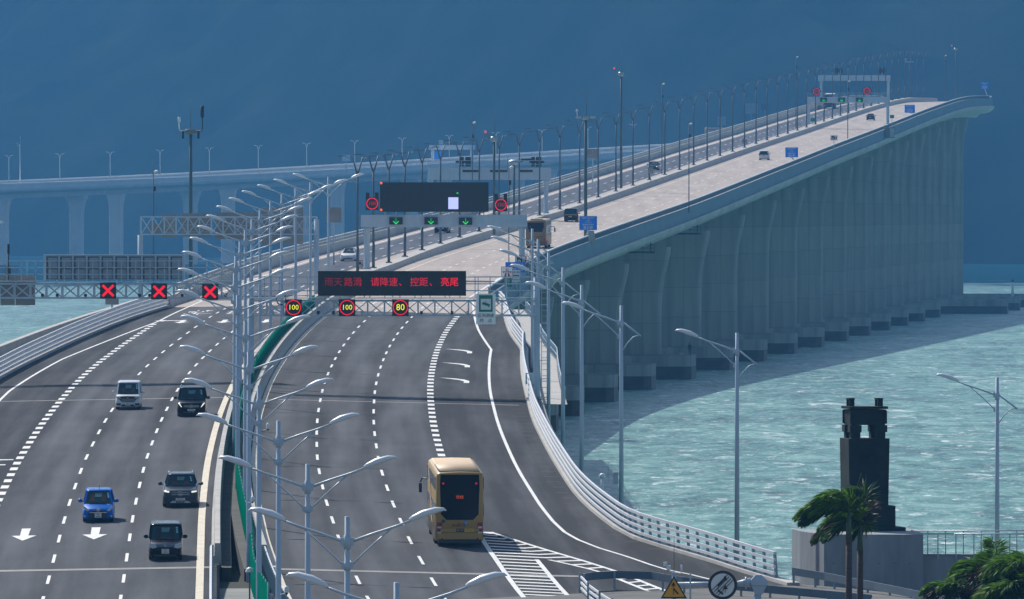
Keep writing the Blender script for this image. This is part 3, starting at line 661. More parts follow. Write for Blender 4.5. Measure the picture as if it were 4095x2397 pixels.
# ---------------------------------------------------------------- lamp posts
def lamp_head(mb,tip,d,L=1.32):           # cobra head from arm end to tip; d=+1 or -1 sideways
    rings=[]
    for q,w,h,dz in ((0,.08,.08,0),(.08,.14,.14,0),(.35,.22,.2,.03),(.7,.19,.16,.05),(.92,.11,.08,.02),(1,.03,.02,-.04)):
        x=tip[0]-d*L*(1-q); z=tip[2]-.38*(1-q)+dz
        rings.append([(x,tip[1]+w*math.cos(a),z+h*(math.sin(a) if math.sin(a)>0 else .45*math.sin(a))) for a in [2*math.pi*k/10 for k in range(10)]])
    if d<0: rings=[r[::-1] for r in rings]
    mb.loft(rings,0,True,True)
def lamp_arm(p,T,d):
    a=MB(); a.tube([(d*.12,0,T-1.15),(d*.9,0,T-.86),(d*1.7,0,T-.60),(d*2.25,0,T-.39)],[.055,.05,.046,.042],6)
    a.tube([(d*.12,0,T-2.0),(d*.5,0,T-1.62),(d*.95,0,T-1.2),(d*1.55,0,T-.68)],.032,5)
    a.box((d*.17,0,T-1.15),(.12,.12,.3)); a.box((d*.17,0,T-1.98),(.1,.1,.25))
    o=a.build('arm',M_pole,p); h=MB(); lamp_head(h,(d*3.5,0,T),d); h.build('lamp_head',M_head,o); return o
DY=[284.5+32.86*i for i in range(19)]
DX=[-3.53,-5.69,-7.83,-9.82,-11.58,-13.0,-14.15,-15.56,-16.75,-17.68,-18.40,-19.02,-19.49,-19.8,-19.85,-19.76,-19.35,-18.75,-17.75]
DZ=[-11.29,-10.30,-9.35,-8.40,-7.50,-6.45,-5.3,-4.19,-3.15,-2.24,-1.41,-.66,.12,.85,1.56,2.24,2.88,3.52,4.2]
T=13.3
dl=thing('street_lamp','','street lamp',(0,0,0),0,'double-arm lamp posts along the median gap')
mb=MB(); mb.tube([(0,0,1.2),(0,0,1.5),(0,0,T-.25)],[.16,.15,.10],8); mb.tube([(0,0,T-1.4),(0,0,T-.9)],.135,8); mb.tube([(0,0,T-2.15),(0,0,T-1.85)],.13,8); mb.build('pole',M_pole,dl)
mb=MB(); mb.box((0,0,.5),(1.05,1.05,1.4)); mb.build('plinth',M_concd,dl)
for d in (-1,1): lamp_arm(dl,T,d)
for i in range(19):
    loc=(DX[i]-.12,DY[i],HC+DZ[i]-T); lab=ordw(i+1)+' double-arm lamp post along the median gap, counting away from the camera'
    if i==0: dl.location=loc; dl['label']=lab
    else: again(dl,loc,lab)
sl=thing('street_lamp','','street lamp',(0,0,0),0,'single-arm lamp posts beside the white railing')
T2=12.0
mb=MB(); mb.tube([(0,0,-1.0),(0,0,T2-.15)],[.155,.105],8); mb.tube([(0,0,T2-1.45),(0,0,T2-1.0)],.135,8); mb.build('pole',M_pole,sl)
lamp_arm(sl,T2,-1)
mb=MB(); mb.tube([(.1,0,T2-1.15),(1.15,0,T2-1.95)],[.055,.05],6); mb.tube([(1.05,0,T2-1.9),(.7,0,T2-2.0),(.4,0,T2-2.3),(.1,0,T2-2.75)],.032,5); mb.build('tail_bracket',M_pole,sl)
SL=[(508,12.7,1332,0),(527,6.4,1222,0),(555,4.3,1140,0),(591,3.35,1070,0),(628,2.55,1011,0),(656,1.9,957,0),(688,1.56,915,0)]
for i,(y,x,py_,_) in enumerate(SL):
    zt=HC+(870-py_)*y/36000.
    loc=(x,y,zt-T2+.15); lab=ordw(i+1)+' single-arm lamp post behind the white railing, counting away from the camera'
    if i==0: sl.location=loc; sl['label']=lab
    else: again(sl,loc,lab)
again(sl,(27.6,512,HC+(870-1510)*512/36000.-T2+.15),'single-arm lamp post behind the promenade railing beyond the palms')
o=again(sl,(-48.6,800,HC+(870-890)*800/36000.-T2),'single-arm lamp whose head alone shows past the incoming flood wall',R(180))
# V-armed lamps on the viaduct median
vl=thing('street_lamp','','street lamp',(0,0,0),0,'V-armed lamp posts along the bridge median')
mb=MB(); mb.tube([(0,0,0),(0,0,2.7)],.17,8); mb.tube([(0,0,2.7),(0,0,10.3)],[.13,.10],8); mb.box((0,0,.06),(.7,.6,.12)); mb.build('pole',M_dpole,vl)
for d in (-1,1):
    mb=MB(); mb.tube([(0,0,10.2),(d*.18,0,10.7),(d*.52,0,11.95)],[.1,.09,.06],6); mb.tube([(d*.48,0,11.75),(d*1.25,0,12.05)],.035,5)
    a=mb.build('arm',M_dpole,vl)
    h=MB(); h.box((d*1.62,0,12.1),(.85,.3,.09)); h.build('lamp_head',M_dpole,a)
n=0
for i in range(0,46):
    y=926+32.8*i
    if y>2440: break
    loc=(XM(y),y,HC+ZB(y)+.9-.02); lab=ordw(i+1)+' V-armed lamp post on the bridge median, counting from the asphalt end'
    if i==0: vl.location=loc; vl['label']=lab
    else: again(vl,loc,lab)
# small pale lamps on the far viaduct
fm=MB(); fm.tube([(0,0,0),(0,0,10.4)],[.2,.13],6)
for d in (-1,1): fm.tube([(0,0,10.3),(d*.6,0,11.9),(d*1.9,0,12.1)],[.12,.1,.09],5)
fmesh=fm.mesh('street_lamp',M_pale)
for k in range(23):
    u=-60+33*k; o=bpy.data.objects.new('street_lamp',fmesh); COL.objects.link(o); o.location=(FX(u)-.82*16,FY(u)+.57*16,FZ(u)); o.rotation_euler=(0,0,R(-20))
    tag(o,ordw(k+1)+' pale faint lamp post on the far viaduct, counting from its lower end','street lamp','lamp posts on the far viaduct')
# ---------------------------------------------------------------- masts with cameras
def cam_dome(mb,c,s=1): mb.dome((c[0],c[1],c[2]),.16*s,.16*s,.28*s,8,4,full=True)
def mast(lab,loc,h,r,kind,m=None,name='camera_mast'):
    t=thing(name,lab,'camera mast',loc); m=m or M_dpole
    mb=MB(); r*=.68; mb.tube([(0,0,0),(0,0,h)],[r,r*.72],8); mb.build('pole',m,t)
    if kind=='ring':
        mb=MB(); mb.tube([(0,0,h-.25),(0,0,h)],[.35,.75],10); mb.tube([(0,0,h),(0,0,h+.3)],[.75,.55],10); mb.build('top_platform',M_concd,t)
        for d,z in ((-1,1.1),(1,1.6)):
            mb=MB(); mb.tube([(d*.5,0,h+.1),(d*1.1,0,h+.1),(d*1.2,0,h+.3),(d*1.2,0,h+z)],.06,5); mb.tube([(d*1.2,0,h+z-.1),(d*1.2,0,h+z+.45 if d<0 else h+z+1.1)],.17 if d<0 else .2,8); mb.build('camera',M_white if d<0 else M_dark,t)
        mb=MB()
        for d in (-.8,.8): mb.tube([(d,0,h-.7),(d,0,h+.05)],.13,6)
        mb.build('floodlight',M_dark,t)
        mb=MB(); mb.tube([(0,0,h+.3),(0,0,h+3.4)],[.035,.015],5); mb.build('antenna',m,t)
    elif kind=='thin':
        mb=MB(); mb.tube([(.05,0,h-.15),(.35,0,h),(.5,0,h-.05)],[.12,.14,.1],6); mb.build('camera',M_white,t)
        mb=MB(); mb.box((.12,-.05,h*.86),(.25,.25,.5)); mb.build('box',M_dark,t)
        mb=MB(); mb.tube([(-.15,0,h-.6),(-.15,0,h+1.1)],.025,5); mb.build('antenna',m,t)
    elif kind=='lights':
        mb=MB(); mb.tube([(0,0,h-.2),(0,0,h+.15)],[.3,.65],8)
        for d in (-.9,0,.9): mb.box((d,-.1,h+.15),(.7,.35,.3))
        mb.build('floodlight',M_galv,t)
        mb=MB(); mb.tube([(-1.0,0,h),(-1.1,0,h+.9)],.04,5); mb.dome((-1.1,0,h+1.0),.16,.16,.16,8,4,full=True); mb.build('beacon',M_white,t)
        mb=MB(); mb.tube([(.1,0,h+.2),(.1,0,h+3.6)],.03,5); mb.build('antenna',m,t)
    elif kind=='radar':
        mb=MB(); mb.tube([(0,0,h-.2),(0,0,h+.25)],[.3,.8],10); mb.dome((0,0,h+.25),.8,.8,.3,10,4); mb.build('radome',M_galv,t)
        mb=MB(); mb.tube([(.5,0,h+.1),(1.2,0,h+.35)],.06,5); mb.box((1.7,0,h+.55),(1.6,.3,.25)); mb.build('camera',M_dark,t)
    elif kind=='beacon':
        mb=MB(); mb.tube([(0,0,h-.2),(0,0,h+.1)],[.3,.6],8); mb.tube([(0,0,h+.1),(0,0,h+.5)],[.6,.45],8); mb.build('top_platform',M_galv,t)
        mb=MB(); mb.tube([(-.6,0,h),(-1.1,0,h+.1),(-1.1,0,h+1.0)],.05,5); mb.build('bracket',m,t)
        mb=MB(); mb.dome((-1.1,0,h+1.1),.15,.15,.2,8,4,full=True); mb.build('beacon',M_redb,t)
        mb=MB(); mb.tube([(.1,0,h+.4),(.1,0,h+4)],.03,5); mb.build('antenna',m,t)
    return t
M_redb=mat('red_beacon',(.5,.03,.03),.4,emit=(1,.10,.08),estr=.5)
M_mast=mat('slate_green_paint',(.075,.115,.125),.5)
def zpx(py,y): return HC+(870-py)*y/36000.
def mastpx(lab,px,ptop,y,zb,r,kind,m=None):
    x=(px-2047.5)*y/36000.; mast(lab,(x,y,zb),zpx(ptop,y)-zb,r,kind,m)
zm=lambda y,o: PB(o,y)[2]
mastpx('tall slate mast with two raised cameras rising behind the flat sign truss',763,528,935,zm(935,-14.3)+.5,.33,'ring',M_mast)
mastpx('thin dark pole with one white camera left of the tall two-camera mast',614,685,955,zm(955,-14.3)-2,.11,'thin')
mastpx('slate mast with a red beacon on the bridge median beyond the blank display',1976,563,1140,zm(1140,0)+.95,.30,'beacon',M_mast)
mastpx('short thick mast with radome and long camera behind the gantry platform',2056,655,1188,zm(1188,0)+.95,.27,'radar',M_mast)
mastpx('tall slate floodlight mast directly behind the nearest blue sign',2342,475,1130,zm(1130,15.6)-.5,.36,'lights',M_mast)
mastpx('tall slate mast with beacon on the hidden parapet, bridge middle',2484,302,1425,zm(1425,-14.2)+.5,.34,'beacon',M_mast)
mastpx('thin dark pole with camera standing in front of the gantry end',2035,668,950,zm(950,15.6),.09,'thin')
mastpx('thin dark camera pole behind the blank display, incoming parapet',1889,490,1240,zm(1240,-14.2)+.5,.11,'thin')
mastpx('thin dark camera pole on the seaward parapet nearer than the white minivan',2755,495,1290,zm(1290,15.7)+.5,.12,'thin')
mastpx('thin dark camera pole on the seaward parapet beyond the white minivan',3390,325,1775,zm(1775,15.7)+.5,.14,'thin')
mastpx('thin camera pole rising over the parapet left of the far beacon mast',2647,335,1500,zm(1500,-14.2)+.5,.12,'thin')
mastpx('faint tall mast with red beacon at the bridge crest',3822,200,2400,zm(2400,15.6)+.5,.3,'beacon')
mastpx('faint thin camera pole just short of the bridge crest mast',3778,222,2330,zm(2330,15.6)+.5,.14,'thin')
mastpx('faint mast with pale floodlights behind the bridge crest',3637,250,2700,zm(2700,0)+.9,.3,'lights')
mastpx('faint camera pole among the crowded lamps before the far gantries',3183,228,1905,zm(1905,-14.2)+.5,.14,'thin')
# far viaduct mast, gantry and signs
def fpos(u,o): return (FX(u)+.82*o,FY(u)+.57*-o,FZ(u))
p=fpos(228,-3); t=mast('faint tall pale mast with red beacon on the far viaduct',p,16,.35,'beacon',M_white)
def box_gantry_far(u,lab):
    t=thing('sign_gantry',lab,'gantry',fpos(u,0),R(-20))
    for d in (-1,1): mb=MB(); mb.tube([(d*9,0,0),(d*9,0,7)],.7,8); mb.build('leg',M_pale,t)
    mb=MB(); mb.bx(-10.5,10.5,-.6,.6,6.4,8.4); mb.build('beam',M_pale,t)
    mb=MB(); mb.bx(-6,-4,-.8,-.6,8.6,10.6); mb.build('signal_box',M_galv,t)
box_gantry_far(515,'faint pale portal gantry on the far viaduct')
def plate_far(px,py,y,w,h,lab,m,n='traffic_sign'):
    x=(px-2047.5)*y/36000.; z=zpx(py,y)
    t=thing(n,lab,'sign',(x,y,z)); mb=MB(); mb.bx(-w/2,w/2,-.06,.06,-h/2,h/2); mb.build('panel',m,t); mb=MB(); mb.tube([(0,.1,-6),(0,.1,h/2)],.15,6); mb.build('post',M_pole,t)
plate_far(1751,622,3890,3.2,3.6,'blue sign at the foot of the faint far gantry',M_blue)
plate_far(1384,633,3800,3.4,2.6,'pale square sign on the far viaduct short of its gantry',M_white)
plate_far(2886,484,4150,4.0,4.0,'grey square sign back above the gold coach roof on the far viaduct',M_signback)
plate_far(3003,435,4200,6.5,5,'large grey sign back on the far viaduct near its dark display',M_signback)
plate_far(3059,428,4230,3.5,3.0,'dark square display box on the far viaduct',M_dark)
# ---------------------------------------------------------------- gantries
def lattice(mb,x0,x1,z0,z1,y0,y1,bay,w=.13,wd=.08,cross=True):
    for y in (y0,y1):
        for z in (z0,z1): mb.beam((x0,y,z),(x1,y,z),w,w)
        n=max(1,round((x1-x0)/bay)); d=(x1-x0)/n
        for i in range(n+1): mb.beam((x0+i*d,y,z0+w/2),(x0+i*d,y,z1-w/2),wd*1.25,wd*1.25)
        for i in range(n):
            a=x0+i*d
            if cross or i%2==0: mb.beam((a+.05,y-.01,z0+w/2),(a+d-.05,y-.01,z1-w/2),wd*.7,wd*.7)
            if cross or i%2: mb.beam((a+.05,y+.04,z1-w/2),(a+d-.05,y+.04,z0+w/2),wd*.7,wd*.7)
    n=max(1,round((x1-x0)/bay)); d=(x1-x0)/n
    for i in range(n+1):
        for z in (z0,z1): mb.beam((x0+i*d,y0+w/2,z),(x0+i*d,y1-w/2,z),wd,wd)
def hand_rail(mb,x0,x1,y,z,h=1.1,step=1.05,n=3,r=.03):
    for k in range(n): mb.beam((x0,y,z+h*(k+1)/n),(x1,y,z+h*(k+1)/n),r*2,r*2)
    m=max(1,round((x1-x0)/step))
    for i in range(m+1): mb.beam((x0+(x1-x0)*i/m,y,z),(x0+(x1-x0)*i/m,y,z+h),r*2,r*2)
def XW(px,y): return (px-2047.5)*y/36000.
def signal(t,x,z,s,yf,shape,depth=.22,name='lane_signal'):
    mb=MB(); mb.bx(x-s/2,x+s/2,yf,yf+depth,z-s/2,z+s/2); o=mb.build(name,M_screen,t)
    f=MB()
    if shape=='cross':
        r=s*.34
        for q in (1,-1): f.beam((x-r,yf-.025-.006*q,z-r*q),(x+r,yf-.025-.006*q,z+r*q),.03,s*.155)
        f.build('red_cross',M_red,o)
    elif shape.isdigit():
        f.disc((x,yf-.005,z),s*.455,28,0,.03,s*.405); f.build('red_ring',M_red,o)
        text(shape,s*(.44 if len(shape)==3 else .54),'numerals',M_ledy,o,(x,yf-.02,z),sx=.98,depth=.01)
    return o
def truss_gantry(lab,Y,x0,x1,zb,zt,xl0,xl1,legs,walk=True):
    t=thing('sign_gantry',lab,'gantry',(0,Y,0))
    mb=MB(); lattice(mb,x0,x1,zb,zt,-.7,.7,1.16); mb.build('truss',M_pole,t)
    for (x,zf,top,r) in legs:
        mb=MB(); mb.tube([(x,0,zf),(x,0,top)],r,8); mb.box((x,0,zf+.05),(r*3.2,r*3.2,.1)); mb.build('leg',M_pole,t)
    if walk:
        mb=MB(); mb.bx(xl0,xl1,-.95,-.0,zt+.16,zt+.22); hand_rail(mb,xl0,xl1,-.92,zt+.22,1.45); hand_rail(mb,xl0,xl1,.9,zt+.22,1.45,2.1)
        for x in rng(xl0,xl1,1.5): mb.beam((x,-.85,zt+.06),(x,.85,zt+.06),.08,.1)
        mb.build('walkway',M_pole,t)
    return t
M_red1=mat('fading_red_led',(.1,0,0),.5,emit=(.25,.006,.02),estr=.5); M_red2=mat('paler_red_led',(.1,0,0),.5,emit=(.5,.008,.03),estr=.5); M_red3=mat('mid_red_led',(.1,0,0),.5,emit=(.7,.01,.04),estr=.7)
# outgoing-side gantry with red text display, y=636
Yg=636; zb=zpx(1262,Yg); zt=zpx(1203,Yg)
g1=truss_gantry('truss gantry with red Chinese text display over the outgoing road',Yg,XW(1000,Yg),XW(2142,Yg),zb,zt,XW(1000,Yg),XW(2140,Yg),
  [(XW(2146,Yg),6.5,zpx(1110,Yg),.25),(XW(1003,Yg),5,zpx(1195,Yg),.25)])
vx0,vx1=XW(1273,Yg),XW(1864,Yg); vz0,vz1=zpx(1183,Yg),zpx(1084,Yg)
mb=MB(); mb.bx(vx0,vx1,-1.25,-.65,vz0,vz1); vms=mb.build('message_display',M_screen,g1)
for s_,c_,m_ in (('雨天',.95,M_red1),('路滑',2.3,M_red2),('，',3.0,M_red2),('请降速',4.45,M_red3),('、',5.75,M_red3),('控距',6.85,M_red3),('、',7.85,M_red3),('亮尾',8.95,M_red)):
    text(s_,.66,'red_lettering',m_,vms,(vx0+.12+c_*(vx1-vx0)/10.2,-1.28,(vz0+vz1)/2+.06),sx=.98,depth=.01)
mb=MB(); mb.bx(vx0+.02,vx1-.02,-1.26,-1.25,vz1-.05,vz1-.02); mb.build('frame_edge',M_dark,vms)
for (px,s) in ((1175,'100'),(1389,'100'),(1602,'80')): signal(g1,XW(px,Yg),zpx(1230,Yg),66*Yg/36000.,-1.05,s)
# white camera-section sign hanging on the truss
sx_,sy_=XW(1943,Yg),Yg
cs=MB(); w_,h_=78*Yg/36000./2,122*Yg/36000./2; zc=zpx(1236,Yg)
cs.bx(sx_-w_,sx_+w_,-1.02,-.98,zc-h_,zc+h_); cso=cs.build('camera_zone_sign',M_signw,g1)
mb=MB(); mb.bx(sx_-.48,sx_+.48,-1.035,-1.02,zc-.20,zc+.98); mb.build('green_square',M_sgreen,cso)
mb=MB(); mb.bx(sx_-.36,sx_+.36,-1.045,-1.035,zc+.0-.05,zc+.72); mb.build('white_square',M_white,cso)
mb=MB(); mb.beam((sx_-.24,-1.055,zc+.42),(sx_+.2,-1.055,zc+.28),.02,.17); mb.beam((sx_+.2,-1.055,zc+.25),(sx_+.27,-1.055,zc+.22),.02,.22); mb.beam((sx_,-1.055,zc+.4),(sx_,-1.055,zc+.6),.02,.05); mb.build('camera_symbol',M_sgreen,cso)
text('区间测速',.29,'lettering',M_black,cso,(sx_,-1.03,zc-.47),depth=.006); text('终　点',.29,'lettering',M_black,cso,(sx_,-1.03,zc-.83),depth=.006)
rr=random.Random(2)
for px in (1045,1093,1274,1334,1449,1686,1808,1871,1930):
    mb=MB(); x=XW(px,Yg); mb.box((x,-.8,zb+.22),(.2,.3,.2)); mb.tube([(x,-.8,zb+.07),(x,-.8,zb+.15)],.05,6); mb.build('small_camera',M_galv if px%2 else M_dark,g1)
mb=MB(); ax=XW(1122,Yg); az=zpx(1195,Yg)
mb.loft([[(ax+ .36*math.cos(q)*k,.9+dy,az+.5*math.sin(q)*k) for q in [2*math.pi*i/16 for i in range(16)]] for k,dy in ((1,0),(1,.1),(.8,.1),(.8,0),(1,0))],0,False); mb.build('cable_coil',M_dark,g1)
# ladder cage on the gantry leg
mb=MB(); lx_=XW(2146,Yg)
for d in (.35,.75): mb.beam((lx_+d,0,7),(lx_+d,0,zt+1.2),.05,.05)
for z in rng(7.2,zt+1,.42): mb.beam((lx_+.35,0,z),(lx_+.75,0,z),.035,.035)
for z in rng(9,zt+1,1.5): mb.beam((lx_+.2,-.25,z),(lx_+.95,-.25,z),.05,.05)
mb.build('ladder',M_pole,g1)
# incoming-side gantry, seen with its lane crosses
Yh=654; zb=zpx(1192,Yh); zt=zpx(1136,Yh)
g2=truss_gantry('truss gantry with three red lane crosses over the incoming road',Yh,XW(-260,Yh),XW(950,Yh),zb,zt,XW(-255,Yh),XW(945,Yh),
  [(XW(952,Yh),5,zpx(1085,Yh),.25),(XW(-262,Yh),6,zpx(1085,Yh),.25)])
M_hatch=mat('grey_hatch',(.30,.36,.41),.5)
x0,x1=XW(176,Yh),XW(740,Yh); z0,z1=zpx(1120,Yh),zpx(1022,Yh)
mb=MB(); mb.bx(x0,x1,-.5,.2,z0,z1); mb.bx(x0-.02,x1+.02,-.6,.25,z1,z1+.06); vb=mb.build('display_back',M_pole,g2)
n=10
for i in range(n):
    a=x0+.12+(x1-x0-.24)*i/n; b=a+(x1-x0-.24)/n
    for k in (0,1):
        zz0=z0+.08+k*(z1-z0-.1)*.5; zz1=zz0+(z1-z0-.1)*.5-.08
        mb=MB(); mb.bx(a+.08,b-.08,-.515,-.5,zz0-.03,zz1+.03); mb.build('recess',M_dpole,vb); mb=MB(); mb.bx(a+.2,b-.12,-.545,-.516,zz0+.02,zz1-.07); mb.build('hatch',M_hatch,vb)
        mb=MB(); mb.bx(b-.22,b-.18,-.56,-.53,(zz0+zz1)/2-.03,(zz0+zz1)/2+.03); mb.build('latch',M_dark,vb)
    mb=MB(); mb.bx(a-.06,a+.06,-.62,-.52,z0,z1); mb.build('rib',M_pole,vb)
for px,cy in ((434.6,1162.5),(638.5,1165.5),(842,1168)): signal(g2,XW(px,Yh),zpx(cy,Yh),64*Yh/36000.,-1.05,'cross')
for px,w in ((98.6,79),(28,58)):
    mb=MB(); x=XW(px,Yh); h=w*Yh/36000./2; mb.bx(x-h,x+h,.75,.8,zpx(1222,Yh),zpx(1104,Yh)); mb.build('sign_back',M_signback,g2)
for px in (172,231,344,560,600,730,905):
    mb=MB(); x=XW(px,Yh); mb.box((x,-.8,zb+.2),(.2,.3,.2)); mb.tube([(x,-.8,zb+.07),(x,-.8,zb+.12)],.05,6); mb.build('small_camera',M_dark,g2)
mb=MB(); x=XW(34,Yh); mb.tube([(x,0,zt+.3),(x,0,zt+2.2)],.05,6); mb.tube([(x,0,zt+2.2),(x,0,zt+2.9)],.1,6); mb.box((x,0,zt+.9),(.35,.3,.5)); mb.build('weather_sensor',M_dark,g2)
# second incoming truss, backs of direction signs
Yk=885; zb=zpx(938,Yk); zt=zpx(868,Yk)
g3=truss_gantry('second sign truss farther up the incoming road, with weathered sign backs',Yk,XW(563,Yk),XW(1268,Yk),zb,zt,0,0,
  [(XW(561,Yk),7,zpx(940,Yk),.28),(XW(1266,Yk),12,zpx(878,Yk),.28)],False)
for a,b,c,d in ((646,706,858,950),(722,846,853,947),(862,1030,850,957),(1044,1211,829,978)):
    mb=MB(); mb.bx(XW(a,Yk),XW(b,Yk),.75,.82,zpx(d,Yk),zpx(c,Yk)); o=mb.build('sign_back',M_signback,g3)
    mb=MB()
    for q in (.2,.5,.8): zz=zpx(d,Yk)+(zpx(c,Yk)-zpx(d,Yk))*q; mb.bx(XW(a,Yk)+.1,XW(b,Yk)-.1,.7,.75,zz-.04,zz+.04)
    mb.build('stiffener',M_galv,o)
mb=MB(); mb.disc((XW(618,Yk),.82,zpx(918,Yk)),.65,20,0,.06); mb.build('round_sign_back',M_signback,g3)
def box_gantry(lab,Y,px0,px1,pyt,pyb,legs,zf,m=M_pole):
    t=thing('sign_gantry',lab,'gantry',(0,Y,0))
    mb=MB(); mb.bx(XW(px0,Y),XW(px1,Y),-.6,.6,zpx(pyb,Y),zpx(pyt,Y)); mb.build('beam',m,t)
    for px,z in zip(legs,zf):
        x=XW(px,Y); mb=MB(); mb.tube([(x,0,z),(x,0,z+.25),(x,0,zpx(pyb,Y)-.35),(x,0,zpx(pyb,Y))],[.5,.33,.33,.5],10); mb.build('leg',m,t)
    return t
def arrow_sig(t,px,py,Y,w,h):
    x,z=XW(px,Y),zpx(py,Y); w*=Y/36000.;h*=Y/36000.
    mb=MB(); mb.bx(x-w/2,x+w/2,-.95,-.61,z-h/2,z+h/2); o=mb.build('lane_signal',M_screen,t)
    f=MB(); a=h*.42; f.beam((x,-.97,z+a),(x,-.97,z-a),.03,h*.10); 
    for d in (-1,1): f.beam((x,-.985,z-a),(x+d*h*.36,-.985,z-a+h*.38),.03,h*.10)
    f.build('green_arrow',M_ledg,o)
def speed_sig(t,px,py,Y,s,ears=True,txt='100'):
    x,z=XW(px,Y),zpx(py,Y); s*=Y/36000.
    mb=MB(); mb.bx(x-s/2,x+s/2,-.9,-.5,z-s/2,z+s/2)
    if ears:
        for d in (-1,1): mb.bx(x+d*s*.35-s*.14,x+d*s*.35+s*.14,-.9,-.5,z+s/2,z+s*.85)
    o=mb.build('speed_signal',M_screen,t)
    f=MB(); f.disc((x,-.905,z),s*.45,28,0,.03,s*.39); f.build('red_ring',M_red,o)
    text(txt,s*.40,'numerals',M_redd,o,(x,-.92,z),depth=.01)
# blank display gantry on the bridge
Yn=945
g4=box_gantry('white box gantry with large blank display and three green arrows',Yn,1443,2108,860,909,(1467,2087),(zm(Yn,0)+.9,zm(Yn,15.5)))
x0,x1=XW(1520,Yn),XW(1954,Yn); z0,z1=zpx(848,Yn),zpx(730,Yn)
mb=MB(); mb.bx(x0,x1,-.95,-.2,z0,z1); dsp=mb.build('blank_display',M_screen,g4)
mb=MB(); mb.bx(XW(1793,Yn),XW(1833,Yn),-.97,-.95,zpx(837,Yn),zpx(790,Yn)); mb.build('lit_block',mat('lilac_screen',(.3,.3,.5),.4,emit=(.50,.55,.95),estr=.85),dsp)
mb=MB()
for k in range(1,12): xx=x0+(x1-x0)*k/12; mb.bx(xx-.012,xx+.012,-.956,-.95,z0,z1)
for k in range(1,4): zz_=z0+(z1-z0)*k/4; mb.bx(x0,x1,-.955,-.9502,zz_-.012,zz_+.012)
mb.build('panel_seams',mat('seam_grey',(.022,.026,.034),.6),dsp)
mb=MB(); mb.bx(XW(1826,Yn),XW(1833,Yn),-.962,-.95,zpx(775,Yn),zpx(771,Yn)); mb.build('green_pixels',M_ledg,dsp)
mb=MB()
for py in (733,840): mb.disc((XW(1525,Yn),-.95,zpx(py,Yn)),.13,12,0,.05)
mb.build('amber_light',M_ledo,dsp)
mb=MB()
for x in rng(x0+.5,x1-.5,1.2): mb.beam((x,-.3,zpx(860,Yn)),(x,-.3,z0),.1,.1)
mb.build('bracket',M_pole,g4)
for px,py in ((1584,884),(1724,884),(1862,885)): arrow_sig(g4,px,py,Yn,53,29)
for px,py in ((1489,815),(2003,820)): speed_sig(g4,px,py,Yn,52)
mb=MB(); hand_rail(mb,XW(2022,Yn),XW(2100,Yn),-.55,zpx(886,Yn)+.0,1.1,.9,2); mb.bx(XW(2020,Yn),XW(2108,Yn),-.7,.7,zpx(890,Yn),zpx(886,Yn)); mb.build('platform',M_pole,g4)
mb=MB(); lx_=XW(2098,Yn)
for d in (-.2,.2): mb.beam((lx_+.45+d,-.3,zm(Yn,15)+.5),(lx_+.45+d,-.3,zpx(905,Yn)),.04,.04)
for z in rng(zm(Yn,15)+.6,zpx(906,Yn),.45): mb.beam((lx_+.25,-.3,z),(lx_+.65,-.3,z),.03,.03)
mb.build('ladder',M_dpole,g4)
# gantries farther along
Yq=1262
g5=box_gantry('white box gantry over the incoming bridge lanes, backs of two dark signals on top',Yq,1710,2203,672,720,(1722,2184),(zm(Yq,-14)+.2,zm(Yq,0)+.9))
for px,w,t_ in ((1848,14,0),(1862+10,22,1),(2132,14,0),(2154,22,1)):
    mb=MB(); x=XW(px,Yq); mb.bx(x-w*Yq/72000.,x+w*Yq/72000.,-.4,.2,zpx(667,Yq),zpx(628,Yq)); o=mb.build('signal_back',M_dark,g5)
mb=MB(); mb.bx(XW(1822,Yq),XW(1882,Yq),-.2,0,zpx(652,Yq),zpx(643,Yq)); mb.bx(XW(2117,Yq),XW(2176,Yq),-.2,0,zpx(652,Yq),zpx(643,Yq)); mb.build('signal_wing',M_dark,g5)
mb=MB()
for x in (1858,2146): mb.beam((XW(x,Yq),0,zpx(672,Yq)),(XW(x,Yq),0,zpx(664,Yq)),.2,.2)
hand_rail(mb,XW(1712,Yq),XW(2200,Yq),-.5,zpx(672,Yq),1.0,1.6,2); mb.build('walkway',M_pole,g5)
mb=MB()
for a,b in ((1850,1920),(1960,2030),(2080,2130)): mb.bx(XW(a,Yq),XW(b,Yq),-.75,-.6,zpx(689,Yq),zpx(681,Yq))
mb.build('dark_signal',M_dark,g5)
Yr_=1915
g6=box_gantry('farther white box gantry with three green arrows and two red-ringed signals',Yr_,3226,3558,388,412,(3234,3550),(zm(Yr_,0)+.9,zm(Yr_,15.5)))
for px in (3293,3365,3436): arrow_sig(g6,px,400,Yr_,27,16)
for px,py in ((3264,367),(3466,365)):
    speed_sig(g6,px,py,Yr_,29,False)
    mb=MB(); x=XW(px,Yr_); mb.bx(x-1.05,x+1.05,-.7,-.5,zpx(py+3,Yr_),zpx(py-3,Yr_)); mb.build('signal_wing',M_dark,g6)
mb=MB(); hand_rail(mb,XW(3228,Yr_),XW(3556,Yr_),-.5,zpx(388,Yr_),.8,1.6,2); mb.build('walkway',M_pole,g6)
Ys_=2215
g7=box_gantry('farthest white box gantry near the crest, two dark signal backs on top',Ys_,3273,3560,302,324,(3283,3552),(zm(Ys_,-14),zm(Ys_,0)+.9))
for px in (3354,3527):
    for d in (-8,8):
        mb=MB(); x=XW(px+d,Ys_); mb.bx(x-.38,x+.38,-.4,.2,zpx(295,Ys_),zpx(273,Ys_)); mb.build('signal_back',M_dark,g7)
    mb=MB(); mb.bx(XW(px-17,Ys_),XW(px+17,Ys_),-.2,0,zpx(287,Ys_),zpx(281,Ys_)); mb.build('signal_wing',M_dark,g7)
    mb=MB(); mb.beam((XW(px,Ys_),.1,zpx(302,Ys_)),(XW(px,Ys_),.1,zpx(272,Ys_)),.3,.1); mb.build('bracket',M_pole,g7)
